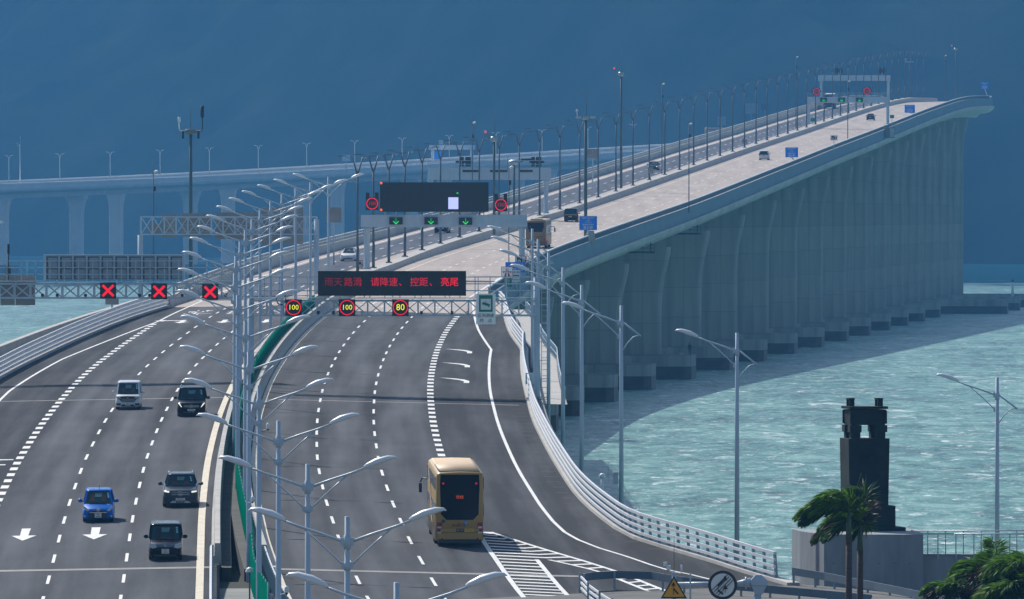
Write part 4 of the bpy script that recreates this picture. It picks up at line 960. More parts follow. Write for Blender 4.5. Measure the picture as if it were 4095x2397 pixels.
# ---------------------------------------------------------------- signs on posts
def sign(name,lab,px,py,Y,w,h,m,post,zf,cat='sign',off=0):
    x,z=XW(px,Y),zpx(py,Y); k=Y/36000.
    t=thing(name,lab,cat,(x,Y,z)); mb=MB(); mb.bx(-w*k/2,w*k/2,-.05,0,-h*k/2,h*k/2); p=mb.build('panel',m,t)
    if post=='lean':
        mb=MB(); mb.tube([(off,.3,zf-z),(0,.1,-h*k/2),(0,.05,h*k*.3)],.12,6); mb.build('post',M_pole,t)
    elif post: mb=MB(); mb.tube([(off,.08,zf-z),(off,.08,h*k*.4)],.06 if post=='thin' else .1,6); mb.build('post',M_pole,t)
    return t,p,w*k,h*k
for (px,py,Y,w,h,lab) in ((2352,893,1128,71,57,'nearest blue keep-right sign on the seaward parapet, below the floodlight mast'),(3166,610,1585,51,40,'blue keep-right sign on the seaward parapet beside the white minivan'),(3638,436,2080,41,32,'blue keep-right sign on the seaward parapet just before the crest'),(3938,343,2440,33,26,'tiny blue keep-right sign at the very end of the seaward parapet')):
    zf=zm(Y,15.7)+.3
    t,p,W_,H_=sign('keep_right_sign',lab,px,py,Y,w,h,M_blue,'lean',zf,off=XM(Y)+15.8-XW(px,Y) if Y>1200 else -.2); t['group']='blue keep-right signs along the bridge'
    mb=MB()
    b=.05; mb.bx(-W_/2+.03,W_/2-.03,-.06,-.05,H_/2-b-.03,H_/2-.03); mb.bx(-W_/2+.03,W_/2-.03,-.06,-.05,-H_/2+.03,-H_/2+b+.03); mb.build('border',mat('pale_blue',(.25,.45,.75),.5),p)
    for s_,sz,z in (('KEEP RIGHT',.30,.36),('UNLESS',.15,.20),('OVERTAKING',.15,.07),('除超越前車外',.25,-.12),('靠右駛',.42,-.34)):
        text(s_,sz*W_/2.25,'lettering',M_white,p,(0,-.055,z*H_*.97),depth=.006,sx=1.0)
    if Y<1200:
        mb=MB(); mb.loft([[(-.85,.2,zf-t.location.z-.1),(1.0,.2,zf-t.location.z-.1),(1.0,.9,zf-t.location.z-.1),(-.85,.9,zf-t.location.z-.1)],[(-.05,.2,-H_/2-.05),(.75,.2,-H_/2-.05),(.75,.6,-H_/2-.05),(-.05,.6,-H_/2-.05)]]); mb.build('concrete_base',M_conc,t)
def camera_sign(lab,px,py,Y,w,h,zf,g=None):
    t,p,W_,H_=sign('camera_sign',lab,px,py,Y,w,h,M_white,'thin',zf); t['group']='speed camera signs along the bridge'
    mb=MB()
    for a in ((-W_/2,W_/2,H_/2-.07,H_/2),(-W_/2,W_/2,-H_/2,-H_/2+.07)): mb.bx(a[0],a[1],-.06,-.05,a[2],a[3])
    for a in (-W_/2,W_/2-.07): mb.bx(a,a+.07,-.062,-.052,-H_/2+.07,H_/2-.07)
    mb.build('red_border',mat('sign_red',(.45,.02,.04),.5),p)
    mb=MB(); mb.bx(-W_*.36,W_*.12,-.065,-.05,-H_*.34,H_*.36)
    for k in range(3): mb.bx(W_*(.17+.08*k),W_*(.20+.08*k),-.065,-.05,-H_*.22,H_*.22)
    mb.prism([(W_*.34,-H_*.15),(W_*.44,-H_*.28),(W_*.44,H_*.28),(W_*.34,H_*.15)],-.065,-.05); mb.build('camera_symbol',M_black,p)
    mb=MB(); mb.disc((-W_*.15,-.066,-H_*.12),H_*.17,16,0,.01,H_*.09); mb.disc((.0,-.066,H_*.22),H_*.07,12,0,.01); mb.build('lens_symbol',M_white,p)
    return t
camera_sign('black and white camera sign beside the motorway sign, seaward side',2083,1041,930,45,36,zm(930,15.6)+.3)
camera_sign('camera sign on the median behind the red text display',1446,1060,955,34,34,zm(955,0)+.9)
camera_sign('small camera sign on the seaward parapet far up the bridge',3335,552,1690,27,19,zm(1690,15.7)+.4)
camera_sign('small camera sign on the bridge median level with the white minivan',2978,566,1749,20,20,zm(1749,0)+.9)
t,p,W_,H_=sign('motorway_sign','square white sign with red motorway symbol above green distance plate',2028,1091,905,47,48,M_signw,'post',zm(905,15.6)-.2)
M_sred=mat('sign_red',(.45,.02,.04),.5)
mb=MB()
for d in (-1,1):
    mb.prism([(d*.10,-.45),(d*.32,-.45),(d*.17,.0),(d*.06,.0)] if d>0 else [(-.32,-.45),(-.10,-.45),(-.06,.0),(-.17,.0)],-.065,-.05)
    mb.prism([(d*.05,.16),(d*.14,.16),(d*.11,.42),(d*.04,.42)] if d>0 else [(-.14,.16),(-.05,.16),(-.04,.42),(-.11,.42)],-.065,-.05)
    mb.bx(d*.36-.04,d*.36+.04,-.064,-.05,-.06,.05)
mb.bx(-.47,.47,-.07,-.05,.05,.12); mb.build('motorway_symbol',M_sred,p)
mb=MB()
for a in (-W_/2,W_/2-.05): mb.bx(a,a+.05,-.06,-.05,-H_/2,H_/2)
for a in (-H_/2,H_/2-.05): mb.bx(-W_/2+.05,W_/2-.05,-.061,-.05,a,a+.05)
mb.build('red_border',M_sred,p)
mb=MB(); mb.bx(-.47,.47,-.05,0,-H_/2-.82,-H_/2-.03); gp=mb.build('green_plate',M_sgreen,t)
text('0.0',.42,'lettering',M_white,gp,(0,-.055,-H_/2-.25),depth=.006); text('大 E',.28,'lettering',M_white,gp,(0,-.055,-H_/2-.6),depth=.006)
t,p,W_,H_=sign('direction_sign','blue direction sign partly hidden behind the motorway sign',2061,1070,918,80,42,M_blue,'post',zm(918,15.6)-.2)
for k,s_ in enumerate(('香港 珠海','澳門 口岸')): text(s_,.32,'lettering',M_white,p,(.15,-.055,.22-.46*k),depth=.006)
t,p,W_,H_=sign('information_sign','small white notice with red and green lines below the blue direction sign',2063,1105,912,36,48,M_white,'post',zm(912,15.6)-.2)
mb=MB(); mb.bx(-.35,.35,-.06,-.05,.0,.12); mb.bx(-.35,.35,-.06,-.05,-.14,-.06); mb.build('red_lines',M_sred,p)
mb=MB(); mb.bx(-.4,.4,-.06,-.05,-.40,-.34); mb.build('green_line',M_sgreen,p); text('收費 通知',.2,'lettering',M_black,p,(0,-.055,.38),depth=.005)
for px,py,Y,lab in ((3251,480,1905,'small green distance marker on the bridge median near the far gantry'),(3567,467,1900,'small green distance marker on the seaward parapet near the far gantry')):
    t,p,W_,H_=sign('distance_marker',lab,px,py,Y,17,13,M_sgreen,'thin',zm(Y,0 if px<3400 else 15.7)+.6)
t,p,W_,H_=sign('traffic_sign','grey sign back on the bridge median in front of the dark oncoming sedan',2602,682,1440,22,24,M_signback,'thin',zm(1440,0)+.9)
t,p,W_,H_=sign('traffic_sign','large grey sign back on two posts over the incoming parapet, bridge middle',2370,615,1370,50,38,M_signback,'lean',zm(1370,-14.2)+.8)
t,p,W_,H_=sign('traffic_sign','square grey sign back on a post behind the incoming railing',448,1204,800,54,30,M_signback,'post',zl(XW(448,800),800)-.6)
t,p,W_,H_=sign('traffic_sign','pale louvred sign back beyond the second sign truss',1335,860,1010,60,60,M_signback,'post',zm(1010,-14)+.3)
# service cabinets on the seaward parapet
for (Y,o,w,h,lab) in ((945,17.7,2.0,3.4,'grey equipment cabinet stepping out beyond the motorway sign'),(1880,17.0,2.4,2.6,'pale equipment cabinet hung outside the parapet near the far gantry')):
    x=XM(Y)+o; z=zm(Y,15.7); t=thing('equipment_cabinet',lab,'cabinet',(x,Y,z)); mb=MB(); mb.bx(-w/2+.3,w/2,-.8,.8,-1.2,h-1.6); mb.build('body',M_signback if Y<1000 else M_concd,t)
    mb=MB(); mb.bx(.2,w/2-.1,-.84,-.8,-1,h-1.8); mb.build('door',M_galv,t); hb_=MB(); hand_rail(hb_,-w/2+.3,w/2,-.8,h-1.6,.8,.8,2); hb_.build('guard_rail',M_railb,t)
# dark inspection cradles hung under the deck edge
for Y,lab in ((1240,'dark inspection cradle under the deck edge, nearest'),(1330,'dark inspection cradle under the deck edge, middle')):
    x=XM(Y)+15; z=zm(Y,15.5)-3.6; t=thing('inspection_cradle',lab,'cradle',(x,Y,z)); mb=MB(); mb.bx(-6,2,-1,1,-.25,0); mb.build('platform',M_dark,t)
    mb=MB(); hand_rail(mb,-6,2,-1,0,.9,1.6,2); mb.beam((1.5,0,0),(1.5,0,1.2),.15,.15); mb.beam((-2.5,0,0),(-2.5,0,.6),.15,.15); mb.build('guard_rail',M_dark,t)
# ---------------------------------------------------------------- vehicles (nose towards -y before turning)
def paint(n,c,r=.25,metal=.25):
    m=mat('paint_'+n,c,r,metal=metal); m.node_tree.nodes['Principled BSDF'].inputs['Coat Weight'].default_value=.6; m.node_tree.nodes['Principled BSDF'].inputs['Coat Roughness'].default_value=.06; m.node_tree.nodes['Principled BSDF'].inputs['Coat Weight'].default_value=.06; m.node_tree.nodes['Principled BSDF'].inputs['Specular IOR Level'].default_value=.14; m.node_tree.nodes['Principled BSDF'].inputs['Metallic'].default_value=min(metal,.15); return m
M_plate=mat('plate_white',(.62,.63,.62),.5); M_platey=mat('plate_yellow',(.65,.42,.03),.5)
M_cabin=mat('cabin_see_through',(.10,.20,.20),.3); M_sticker=mat('windscreen_sticker',(.25,.55,.60),.5); M_seat=mat('seat_fabric',(.02,.022,.025),.9)
def wheel(t,x,y,r,w):
    mb=MB(); n=16
    for a,b in ((x-w/2,x+w/2),):
        mb.loft([[(xx,y+rr_*math.cos(q),r+rr_*math.sin(q)) for q in [2*math.pi*k/n for k in range(n)]] for xx,rr_ in ((a,r*.85),(a+.03,r),(b-.03,r),(b,r*.85))],0,True,True)
    o=mb.build('wheel',M_tyre,t); s=1 if x>0 else -1
    f=MB(); xx=x+s*w/2; f.loft([[(xx+s*d,y+rr_*math.cos(q),r+rr_*math.sin(q)) for q in [2*math.pi*k/n for k in range(n)]] for d,rr_ in ((.0,r*.68),(.012,r*.6),(.012,r*.1))][::s],0,True,True); f.build('rim',M_rim,o)
def tilt(o,side,y):
    f=(ZL2 if side=='L' else ZR2); g=(f(y+3)-f(y-3))/6; fx=(XL2 if side=='L' else XR2); sl=(fx(y+3)-fx(y-3))/6
    e=o.rotation_euler; e.z=e.z-math.atan(sl); s=1 if abs(abs(e.z)-math.pi)>1 else -1
    e.x=s*math.atan(g)
def car(name,lab,cat,loc,rz,P,L,Wd,H,belt,hood,nose,ywb,yrf,yrr,yrb,gw=.92,tw=.76,wr=.33,face='front',roofm=None,group=None,glass=None,rail=False,lights=None,drop=.0,hoodw=.93):
    """ywb windscreen foot, yrf/yrr roof ends, yrb rear glass foot (0 nose .. L tail)"""
    t=thing(name,lab,cat,loc,rz,group); h=Wd/2; g=glass or M_glass
    def ring(y,zt,w,zb,top):   # cross-section of the lower body
        return [(-w*.93,y,zb),(-w,y,zb+.12),(-w,y,zb+(zt-zb)*.45),(-w*.985,y,zb+(zt-zb)*.78),(-w*top*.985,y,zt-.05),(-w*(top-.10),y,zt),(w*(top-.10),y,zt),(w*top*.985,y,zt-.05),(w*.985,y,zb+(zt-zb)*.78),(w,y,zb+(zt-zb)*.45),(w,y,zb+.12),(w*.93,y,zb)]
    y0=-L/2; zb=.20
    R_=[ring(y0,nose-.16,h*.80,zb+.06,.93),ring(y0+.06,nose-.06,h*.89,zb+.02,.93),ring(y0+.22,nose,h*.955,zb,.93),ring(y0+.5,nose+(hood-nose)*.45,h*.99,zb,.93),
        ring(y0+ywb-.05,hood,h,zb,.94),ring(y0+ywb+.35,belt,h,zb,.97),ring(y0+yrr,belt,h,zb,.97),ring(y0+L-.35,belt-drop,h*.985,zb,.96),ring(y0+L-.1,belt-drop-.03,h*.95,zb+.03,.95),ring(y0+L,belt-drop-.12,h*.88,zb+.1,.93)]
    mb=MB(); mb.loft(R_,0,True,True); mb.build('body',P,t)
    # glasshouse
    bw,rw=h*gw,h*tw; zr=H-.09; zg=belt-.06
    f0,f1,r1,r0=y0+ywb,y0+yrf,y0+yrr,y0+yrb
    def gl(y,w,z,c): return [(-w+c,y,z),(w-c,y,z)]
    mb=MB(); mb.loft([[(-bw+.1,f0,zg),(bw-.1,f0,zg),(bw,f0+.18,zg),(bw,r0-.1,zg),(bw-.08,r0,zg),(-bw+.08,r0,zg),(-bw,r0-.1,zg),(-bw,f0+.18,zg)],
                      [(-rw+.08,f1,zr),(rw-.08,f1,zr),(rw,f1+.14,zr),(rw,r1-.08,zr),(rw-.08,r1,zr),(-rw+.08,r1,zr),(-rw,r1-.08,zr),(-rw,f1+.14,zr)]]); mb.build('windows',g,t)
    def rr2(y_a,y_b,w,z,c): return [(-w+c,y_a,z),(w-c,y_a,z),(w,y_a+c,z),(w,y_b-c,z),(w-c,y_b,z),(-w+c,y_b,z),(-w,y_b-c,z),(-w,y_a+c,z)]
    mb=MB(); mb.loft([rr2(f1-.05,r1+.05,rw+.035,zr-.02,.12),rr2(f1-.02,r1+.03,rw+.03,zr+.03,.12),rr2(f1+.08,r1-.05,rw-.07,zr+.075,.12),rr2(f1+.35,r1-.35,rw-.28,H,.1)],0,True,True); mb.build('roof',roofm or P,t)
    for s in (-1,1):
        for A_,B_,w_,h_ in (((s*(bw-.06),f0+.04,zg),(s*(rw-.04),f1+.02,zr+.01),.09,.06),((s*(bw-.02),r0-.06,zg),(s*(rw-.02),r1-.04,zr),.10,.10))+tuple(((s*(bw+.005),f0+(r0-f0)*q,zg),(s*(rw+.005),f1+(r1-f1)*q,zr),.03,.09) for q in (.36,.68)):
            mb=MB(); mb.beam(A_,B_,w_,h_); mb.build('pillar',P,t)
    for s in (-1,1):
        for y in (y0+L*.19,y0+L*.81): wheel(t,s*(h-.13),y,wr,.22)
        mb=MB(); mb.dome((s*(h+.13),f0+.42,belt+.06),.13,.09,.10,8,5,full=True); mb.beam((s*(h-.06),f0+.46,belt),(s*(h+.1),f0+.44,belt+.03),.05,.05); mb.build('wing_mirror',P if lights!='dark' else M_black,t)
    if rail:
        mb=MB()
        for s in (-1,1): mb.tube([(s*(rw-.03),f1+.25,H-.02),(s*(rw-.03),f1+.4,H+.05),(s*(rw-.03),r1-.4,H+.05),(s*(rw-.03),r1-.2,H-.02)],.028,6)
        mb.build('roof_rail',M_chrome,t)
    # cabin fittings behind the glass are dark; a pale strip and permits show on the windscreen
    nrm=Vector((0,-(zr-zg),(f0-f1))).normalized() if True else None
    def ws(u,v,d=.012):        # point on the windscreen
        z=zg+(zr-zg)*v; y=f0+(f1-f0)*v; w=(bw-.1)+((rw-.08)-(bw-.1))*v
        n=Vector((0,-(zr-zg),-(f1-f0))).normalized(); n.z=abs(n.z); return Vector((u*w,y,z))+n*d
    if face=='front':
        mb=MB()
        for k in range(3): a=.80-.0*k; v=.86-.15*k; mb.add([ws(.80,v-.1),ws(.93,v-.1),ws(.93,v),ws(.80,v)],[(0,1,2,3)])
        mb.build('permit_sticker',M_sticker,t)
        mb=MB(); mb.add([ws(-.06,.80),ws(.06,.80),ws(.06,.9),ws(-.06,.9)],[(0,1,2,3)]); mb.build('mirror',M_dark,t)
        mb=MB(); mb.add([ws(-.30,.52,.006),ws(.34,.52,.006),ws(.34,.84,.006),ws(-.30,.84,.006)],[(0,1,2,3)]); mb.build('rear_window_glow',M_cabin,t)
        for a in (-.48,.46):
            mb=MB(); mb.add([ws(a-.2,.15,.009),ws(a+.2,.15,.009),ws(a+.19,.58,.009),ws(a+.1,.78,.009),ws(a-.1,.78,.009),ws(a-.19,.58,.009)],[(0,1,2,3,4,5)]); mb.build('seat',M_seat,t)
        mb=MB(); a=ws(-.75,.03,.03); b=ws(.1,.07,.03); mb.beam(a,b,.03,.03); a=ws(-.05,.02,.03); b=ws(.7,.05,.03); mb.beam(a,b,.03,.03); mb.build('wiper',M_dark,t)
    tilt(t,'L' if abs(rz)<1 else 'R',loc[1]); return t
def plate(t,x,y,z,lines,w=.36,h=.24,m=None,s=-1):
    mb=MB(); mb.bx(x-w/2,x+w/2,y-.012,y+.02,z-h/2,z+h/2) if s<0 else mb.bx(x-w/2,x+w/2,y-.02,y+.012,z-h/2,z+h/2); o=mb.build('number_plate',m or M_plate,t)
    n=len(lines)
    for k,l in enumerate(lines):
        zz=z+h*(.24 if k==0 else -.24)*(n>1)
        text(l,min(h/n*.92,w*1.5/len(l)),'lettering',M_black if m is not M_black else M_plate,o,(x,y+s*.016,zz),rot=(R(90),0,0 if s<0 else R(180)),depth=.002)
    return o
def ppanel(t,name,pts,y,m,d=.03,lab=None,par=None):   # thin shaped panel on the nose, pts (x,z) anticlockwise seen from -y
    mb=MB(); mb.prism(pts,y-d,y+.12); return mb.build(name,m,par or t,lab)
def mirror_x(pts): return [(-a,b) for a,b in pts][::-1]
def both(t,name,pts,y,m,d=.03): return [ppanel(t,name,pts,y,m,d),ppanel(t,name,mirror_x(pts),y,m,d)]
def star(t,x,y,z,r):
    mb=MB(); mb.disc((x,y,z),r,18,0,.012,r*.82)
    for k in range(3): q=R(90+120*k); mb.beam((x,y-.006,z),(x+r*.85*math.cos(q),y-.006,z+r*.85*math.sin(q)),.012,r*.17)
    return mb.build('emblem',M_chrome,t)
def hbadge(t,x,y,z,s,m=None):
    mb=MB()
    for d in (-1,1): mb.beam((x+d*s*.38,y,z+s*.5),(x+d*s*.26,y,z-s*.5),.015,s*.16)
    mb.bx(x-s*.28,x+s*.28,y-.006,y+.006,z-s*.08,z+s*.08)
    mb.bx(x-s*.62,x+s*.62,y-.004,y+.004,z+s*.56,z+s*.64); mb.bx(x-s*.48,x+s*.48,y-.004,y+.004,z-s*.64,z-s*.56)
    return mb.build('emblem',m or M_chrome,t)
def ground(px,py,side):        # where a wheel line seen at that pixel meets the road, kept as a metre position
    P=(zl if side=='L' else zr); lo=430.;best=None;prev=None
    y=430.
    while y<2400:
        x=(px-2047.5)*y/36000.; d=(HC+(870-py)*y/36000.)-P(x,y)
        if prev is not None and prev*d<=0: return (x,y,P(x,y))
        prev=d; y+=.25
    return None
VG='vehicles on the road'
# white box van-like family car
P=paint('pearl_white',(.62,.66,.70),.3,0)
p=ground(509,1640,'L'); y=p[1]+2.3
c=car('white_minivan','white minivan with dark grille, driving beside the dark van, farthest pair oncoming','car',(p[0],y,zl(p[0],y)),0,P,4.7,1.70,1.84,1.08,1.00,.86,.95,1.75,4.45,4.65,.95,.83,face='front',rail=False)
Y=-2.35
ppanel(c,'grille',[(-.42,.52),(.42,.52),(.58,.72),(.78,.80),(.78,.90),(0,.93),(-.78,.90),(-.78,.80),(-.58,.72)],Y,M_dark,.02)
mb=MB()
for z in (.58,.65,.72): mb.bx(-.46,.46,Y-.035,Y-.02,z-.012,z+.012)
mb.build('grille_bar',M_galv,c); hbadge(c,0,Y-.04,.79,.13)
both(c,'headlight',[(.44,.76),(.80,.80),(.80,.88),(.50,.86)],Y,M_lens,.026)
both(c,'fog_recess',[(.46,.34),(.56,.30),(.78,.30),(.80,.44),(.50,.44)],Y,M_dark,.015)
ppanel(c,'air_intake',[(-.5,.22),(.5,.22),(.36,.36),(-.36,.36)],Y,M_dark,.015)
plate(c,0,Y-.03,.40,['JT','2906'],.36,.23)
# dark V-shaped MPV
P=paint('obsidian',(.006,.010,.018),.2,.3)
p=ground(763,1668,'L'); y=p[1]+2.4
c=car('dark_van','dark navy passenger van with lit slanted headlights, beside the white minivan','car',(p[0],y,zl(p[0],y)),0,P,5.1,1.93,1.90,1.16,1.08,.94,1.05,1.75,4.8,5.0,.94,.80,rail=True,lights='dark')
Y=-2.55
ppanel(c,'grille',[(-.46,.66),(-.40,.60),(.40,.60),(.46,.66),(.56,.80),(-.56,.80)],Y,M_dark,.02)
mb=MB()
for z in (.67,.74): mb.bx(-.5,.5,Y-.04,Y-.02,z-.014,z+.014)
mb.build('grille_bar',M_chrome,c); star(c,0,Y-.045,.71,.115)
both(c,'headlight',[(.62,.64),(.68,.66),(.88,.90),(.86,.96),(.74,.86)],Y,M_lit,.02)
ppanel(c,'air_intake',[(-.6,.24),(.6,.24),(.5,.36),(-.5,.36)],Y,M_dark,.015)
plate(c,0,Y-.02,.47,['VE 7716'],.52,.12); plate(c,0,Y-.02,.34,['RZ 1T59E'],.46,.11,M_black)
# blue people carrier
P=paint('bright_blue',(.0,.12,.50),.25,.1)
p=ground(387,2092,'L'); y=p[1]+2.1
c=car('blue_car','bright blue compact people carrier with roof aerial, behind the lane arrow','car',(p[0],y,zl(p[0],y)),0,P,4.26,1.70,1.70,1.05,.96,.76,.95,1.70,3.95,4.15,.93,.76)
Y=-2.13
ppanel(c,'lower_grille',[(-.42,.26),(.42,.26),(.60,.52),(-.60,.52)],Y,M_dark,.015)
ppanel(c,'grille',[(-.44,.56),(.44,.56),(.22,.68),(-.22,.68)],Y,M_dark,.03)
mb=MB(); mb.bx(-.46,.46,Y-.05,Y-.02,.545,.565); mb.build('grille_bar',M_chrome,c)
mb=MB(); mb.disc((0,Y-.03,.71),.09,16,0,.012,.075); mb.disc((0,Y-.03,.725),.05,14,0,.014,.036); mb.build('emblem',M_chrome,c)
for o in both(c,'headlight',[(.46,.66),(.60,.62),(.80,.82),(.78,.92),(.62,.80)],Y+.06,M_lens,.06): pass
both(c,'fog_lamp',[(.66,.32),(.76,.32),(.76,.40),(.66,.40)],Y+.03,M_lens,.05)
plate(c,0,Y-.02,.40,['XE','4964'],.36,.23)
mb=MB(); mb.tube([(0.05,-.4,1.68),(.05,-.25,2.0)],.012,5); mb.build('aerial',M_dark,c)
# grey sport utility
P=paint('slate_grey',(.045,.06,.085),.2,.6)
p=ground(716,2032,'L'); y=p[1]+2.4
c=car('grey_suv','slate grey sport utility with lit angular headlights and round emblem','car',(p[0],y,zl(p[0],y)),0,P,4.9,2.0,1.77,1.16,1.08,.96,1.45,2.1,4.2,4.65,.86,.68,wr=.38,rail=True)
Y=-2.45
ppanel(c,'grille',[(-.44,.66),(.44,.66),(.54,.78),(.48,.90),(-.48,.90),(-.54,.78)],Y,M_dark,.02)
mb=MB()
for z in (.72,.82): mb.bx(-.5,.5,Y-.04,Y-.02,z-.016,z+.016)
mb.build('grille_bar',M_galv,c); star(c,0,Y-.045,.78,.14)
both(c,'headlight',[(.60,.84),(.68,.83),(.90,.88),(.90,.93),(.62,.91)],Y+.04,M_lit,.05)
ppanel(c,'air_intake',[(-.85,.50),(.85,.50),(.80,.60),(-.80,.60)],Y,M_dark,.01)
ppanel(c,'skid_plate',[(-.6,.26),(.6,.26),(.42,.38),(-.42,.38)],Y,M_galv,.02)
plate(c,0,Y-.03,.47,['YG 801'],.52,.13); plate(c,0,Y-.03,.34,['RZ 650DE'],.46,.12,M_black)
# black-violet van in front
P=paint('dark_violet',(.006,.006,.012),.18,.4)
p=ground(655,2246,'L'); y=p[1]+2.3
c=car('black_minivan','black minivan with blue-chrome grille bars, nearest of the oncoming cars','car',(p[0],y,zl(p[0],y)),0,P,4.69,1.72,1.80,1.10,1.02,.88,.95,1.65,4.4,4.6,.95,.84)
Y=-2.345
ppanel(c,'grille',[(-.44,.72),(.44,.72),(.50,.86),(-.50,.86)],Y,mat('blue_chrome',(.16,.28,.45),.25,metal=.6),.02)
mb=MB()
for z in (.755,.80,.84): mb.bx(-.46,.46,Y-.04,Y-.02,z-.007,z+.007)
mb.build('grille_bar',M_dark,c); hbadge(c,0,Y-.05,.79,.12)
both(c,'headlight',[(.42,.70),(.62,.64),(.82,.70),(.82,.92),(.50,.86)],Y+.05,M_lens,.06)
ppanel(c,'air_intake',[(-.6,.24),(.6,.24),(.55,.34),(-.55,.34)],Y,M_dark,.01)
plate(c,0,Y-.03,.50,['MX','5935'],.38,.24)
# cars on the bridge
P=paint('snow_white',(.68,.70,.72),.3,0)
p=ground(1396,1046,'L'); y=p[1]+2.3
c=car('white_sedan','white oncoming sedan with dark roof on the bridge, left of the camera sign','car',(p[0],y,zl(p[0],y)),0,P,4.7,1.86,1.50,.98,.92,.72,1.3,2.1,3.5,4.35,.86,.62,roofm=M_glass)
both(c,'headlight',[(.58,.60),(.84,.66),(.82,.76),(.56,.68)],-2.29,M_lens,.05); ppanel(c,'air_intake',[(-.6,.24),(.6,.24),(.5,.36),(-.5,.36)],-2.35,M_dark,.01); plate(c,0,-2.37,.46,['8 52'],.5,.12)
P=paint('black_metal',(.015,.018,.022),.25,.3)
p=ground(1769,934,'L'); y=p[1]+2.3
c=car('dark_suv','dark oncoming sport utility half hidden under the green-arrow gantry','car',(p[0],y,zl(p[0],y)),0,P,4.7,1.86,1.70,1.08,1.0,.88,1.3,1.9,4.1,4.5,.86,.70)
both(c,'headlight',[(.56,.70),(.82,.74),(.82,.84),(.58,.82)],-2.29,M_lens,.05); ppanel(c,'grille',[(-.4,.6),(.4,.6),(.45,.8),(-.45,.8)],-2.35,M_galv,.01)
P=paint('dark_teal',(.02,.05,.06),.25,.3)
p=ground(2615,682,'L'); y=p[1]+2.3
c=car('dark_sedan','dark oncoming sedan with two glowing headlights beside the median, bridge middle','car',(p[0],y,zl(p[0],y)),0,P,4.7,1.84,1.50,.98,.92,.74,1.3,2.1,3.5,4.3,.86,.64)
both(c,'headlight',[(.56,.60),(.80,.62),(.80,.74),(.58,.70)],-2.29,M_lit,.05); ppanel(c,'grille',[(-.4,.4),(.4,.4),(.45,.66),(-.45,.66)],-2.35,M_dark,.01)
def rear(c,L,h,w,ztail,m=M_tail,pl=M_platey,zp=.75,ptxt='UV 318'):
    y=L/2
    for s in (-1,1): mb=MB(); mb.bx(s*w-.11,s*w+.11,y-.12,y+.02,ztail-.14,ztail+.16); mb.build('tail_light',m,c)
    plate(c,0,y+.005,zp,[ptxt],.46,.16,pl,1)
    mb=MB(); mb.bx(-w,w,y-.1,y-.02,.2,.36); mb.build('bumper',M_dark,c)
P=paint('dark_maroon',(.022,.010,.014),.25,.3)
p=ground(2286,889,'R'); y=p[1]+2.2
c=car('dark_minivan','dark minivan driving away past the gold coach on the bridge','car',(p[0],y,zr(p[0],y)),R(180),P,4.7,1.78,1.88,1.10,1.02,.9,.95,1.65,4.35,4.65,.94,.82,face='rear'); rear(c,4.7,1.88,.78,1.0,zp=.78)
mb=MB(); mb.bx(-.7,.7,2.30,2.345,.98,1.03); mb.build('chrome_bar',M_chrome,c)
P=MATS['paint_snow_white']
p=ground(3058,641,'R'); y=p[1]+2.1
c=car('white_minivan','small white minivan driving away alone in the middle of the bridge','car',(p[0],y,zr(p[0],y)),R(180),P,4.3,1.74,1.70,1.02,.96,.85,.95,1.65,4.0,4.25,.93,.80,face='rear'); rear(c,4.3,1.7,.74,1.0,zp=.8)
P=paint('midnight_blue',(.02,.025,.05),.25,.3)
p=ground(3484,482,'R'); y=p[1]+2.2
c=car('dark_sedan','small dark blue sedan driving away near the bridge crest','car',(p[0],y,zr(p[0],y)),R(180),P,4.6,1.80,1.48,.96,.90,.75,1.3,2.1,3.4,4.3,.86,.66,face='rear'); rear(c,4.6,1.5,.72,.82,zp=.65)
# ---------------------------------------------------------------- coaches (nose towards -y)
def coach(lab,loc,rz,L,Wd,H,kind,body,roof,name='coach'):
    t=thing(name,lab,'coach',loc,rz); h=Wd/2
    def ring(y,w,zb,zt,c=.16): return [(-w,y,zb),(-w,y,zt*.55),(-w+.01,y,zt-c*1.6),(-w+c*.35,y,zt-c*.5),(-w+c*1.2,y,zt-.02),(0,y,zt+.03),(w-c*1.2,y,zt-.02),(w-c*.35,y,zt-c*.5),(w-.01,y,zt-c*1.6),(w,y,zt*.55),(w,y,zb)]
    R_=[ring(-L/2,h*.90,.45,H-.35),ring(-L/2+.12,h*.96,.36,H-.12),ring(-L/2+.5,h,.32,H-.03),ring(L/2-.5,h,.32,H-.02),ring(L/2-.10,h*.985,.34,H-.06),ring(L/2,h*.955,.42,H-.16)]
    mb=MB(); mb.loft(R_,0,True,True); b=mb.build('body',body,t)
    mb=MB(); mb.loft([[(-h*.86,y,z),(h*.86,y,z),(h*.8,y,z+.05),(0,y,z+.07),(-h*.8,y,z+.05)] for y,z in ((-L/2+.35,H-.06),(L/2-.28,H-.04))],0,True,True); mb.build('roof',roof,t)
    for s in (-1,1):
        for y in (-L/2+2.6,L/2-3.9,L/2-2.6): wheel(t,s*(h-.16),y,.48,.30)
        mb=MB(); mb.tube([(s*(h-.15),-L/2+.2,H*.70),(s*(h+.25),-L/2-.35,H*.72),(s*(h+.36),-L/2-.4,H*.66)],.04,5); mb.box((s*(h+.36),-L/2-.4,H*.585),(.16,.22,.5)); mb.build('wing_mirror',M_dark,t)
    return t
gl_dark=mat('coach_glass',(.004,.006,.010),.12,spec=.2)
gl_side=mat('coach_side_glass',(.10,.14,.18),.10,spec=.7)
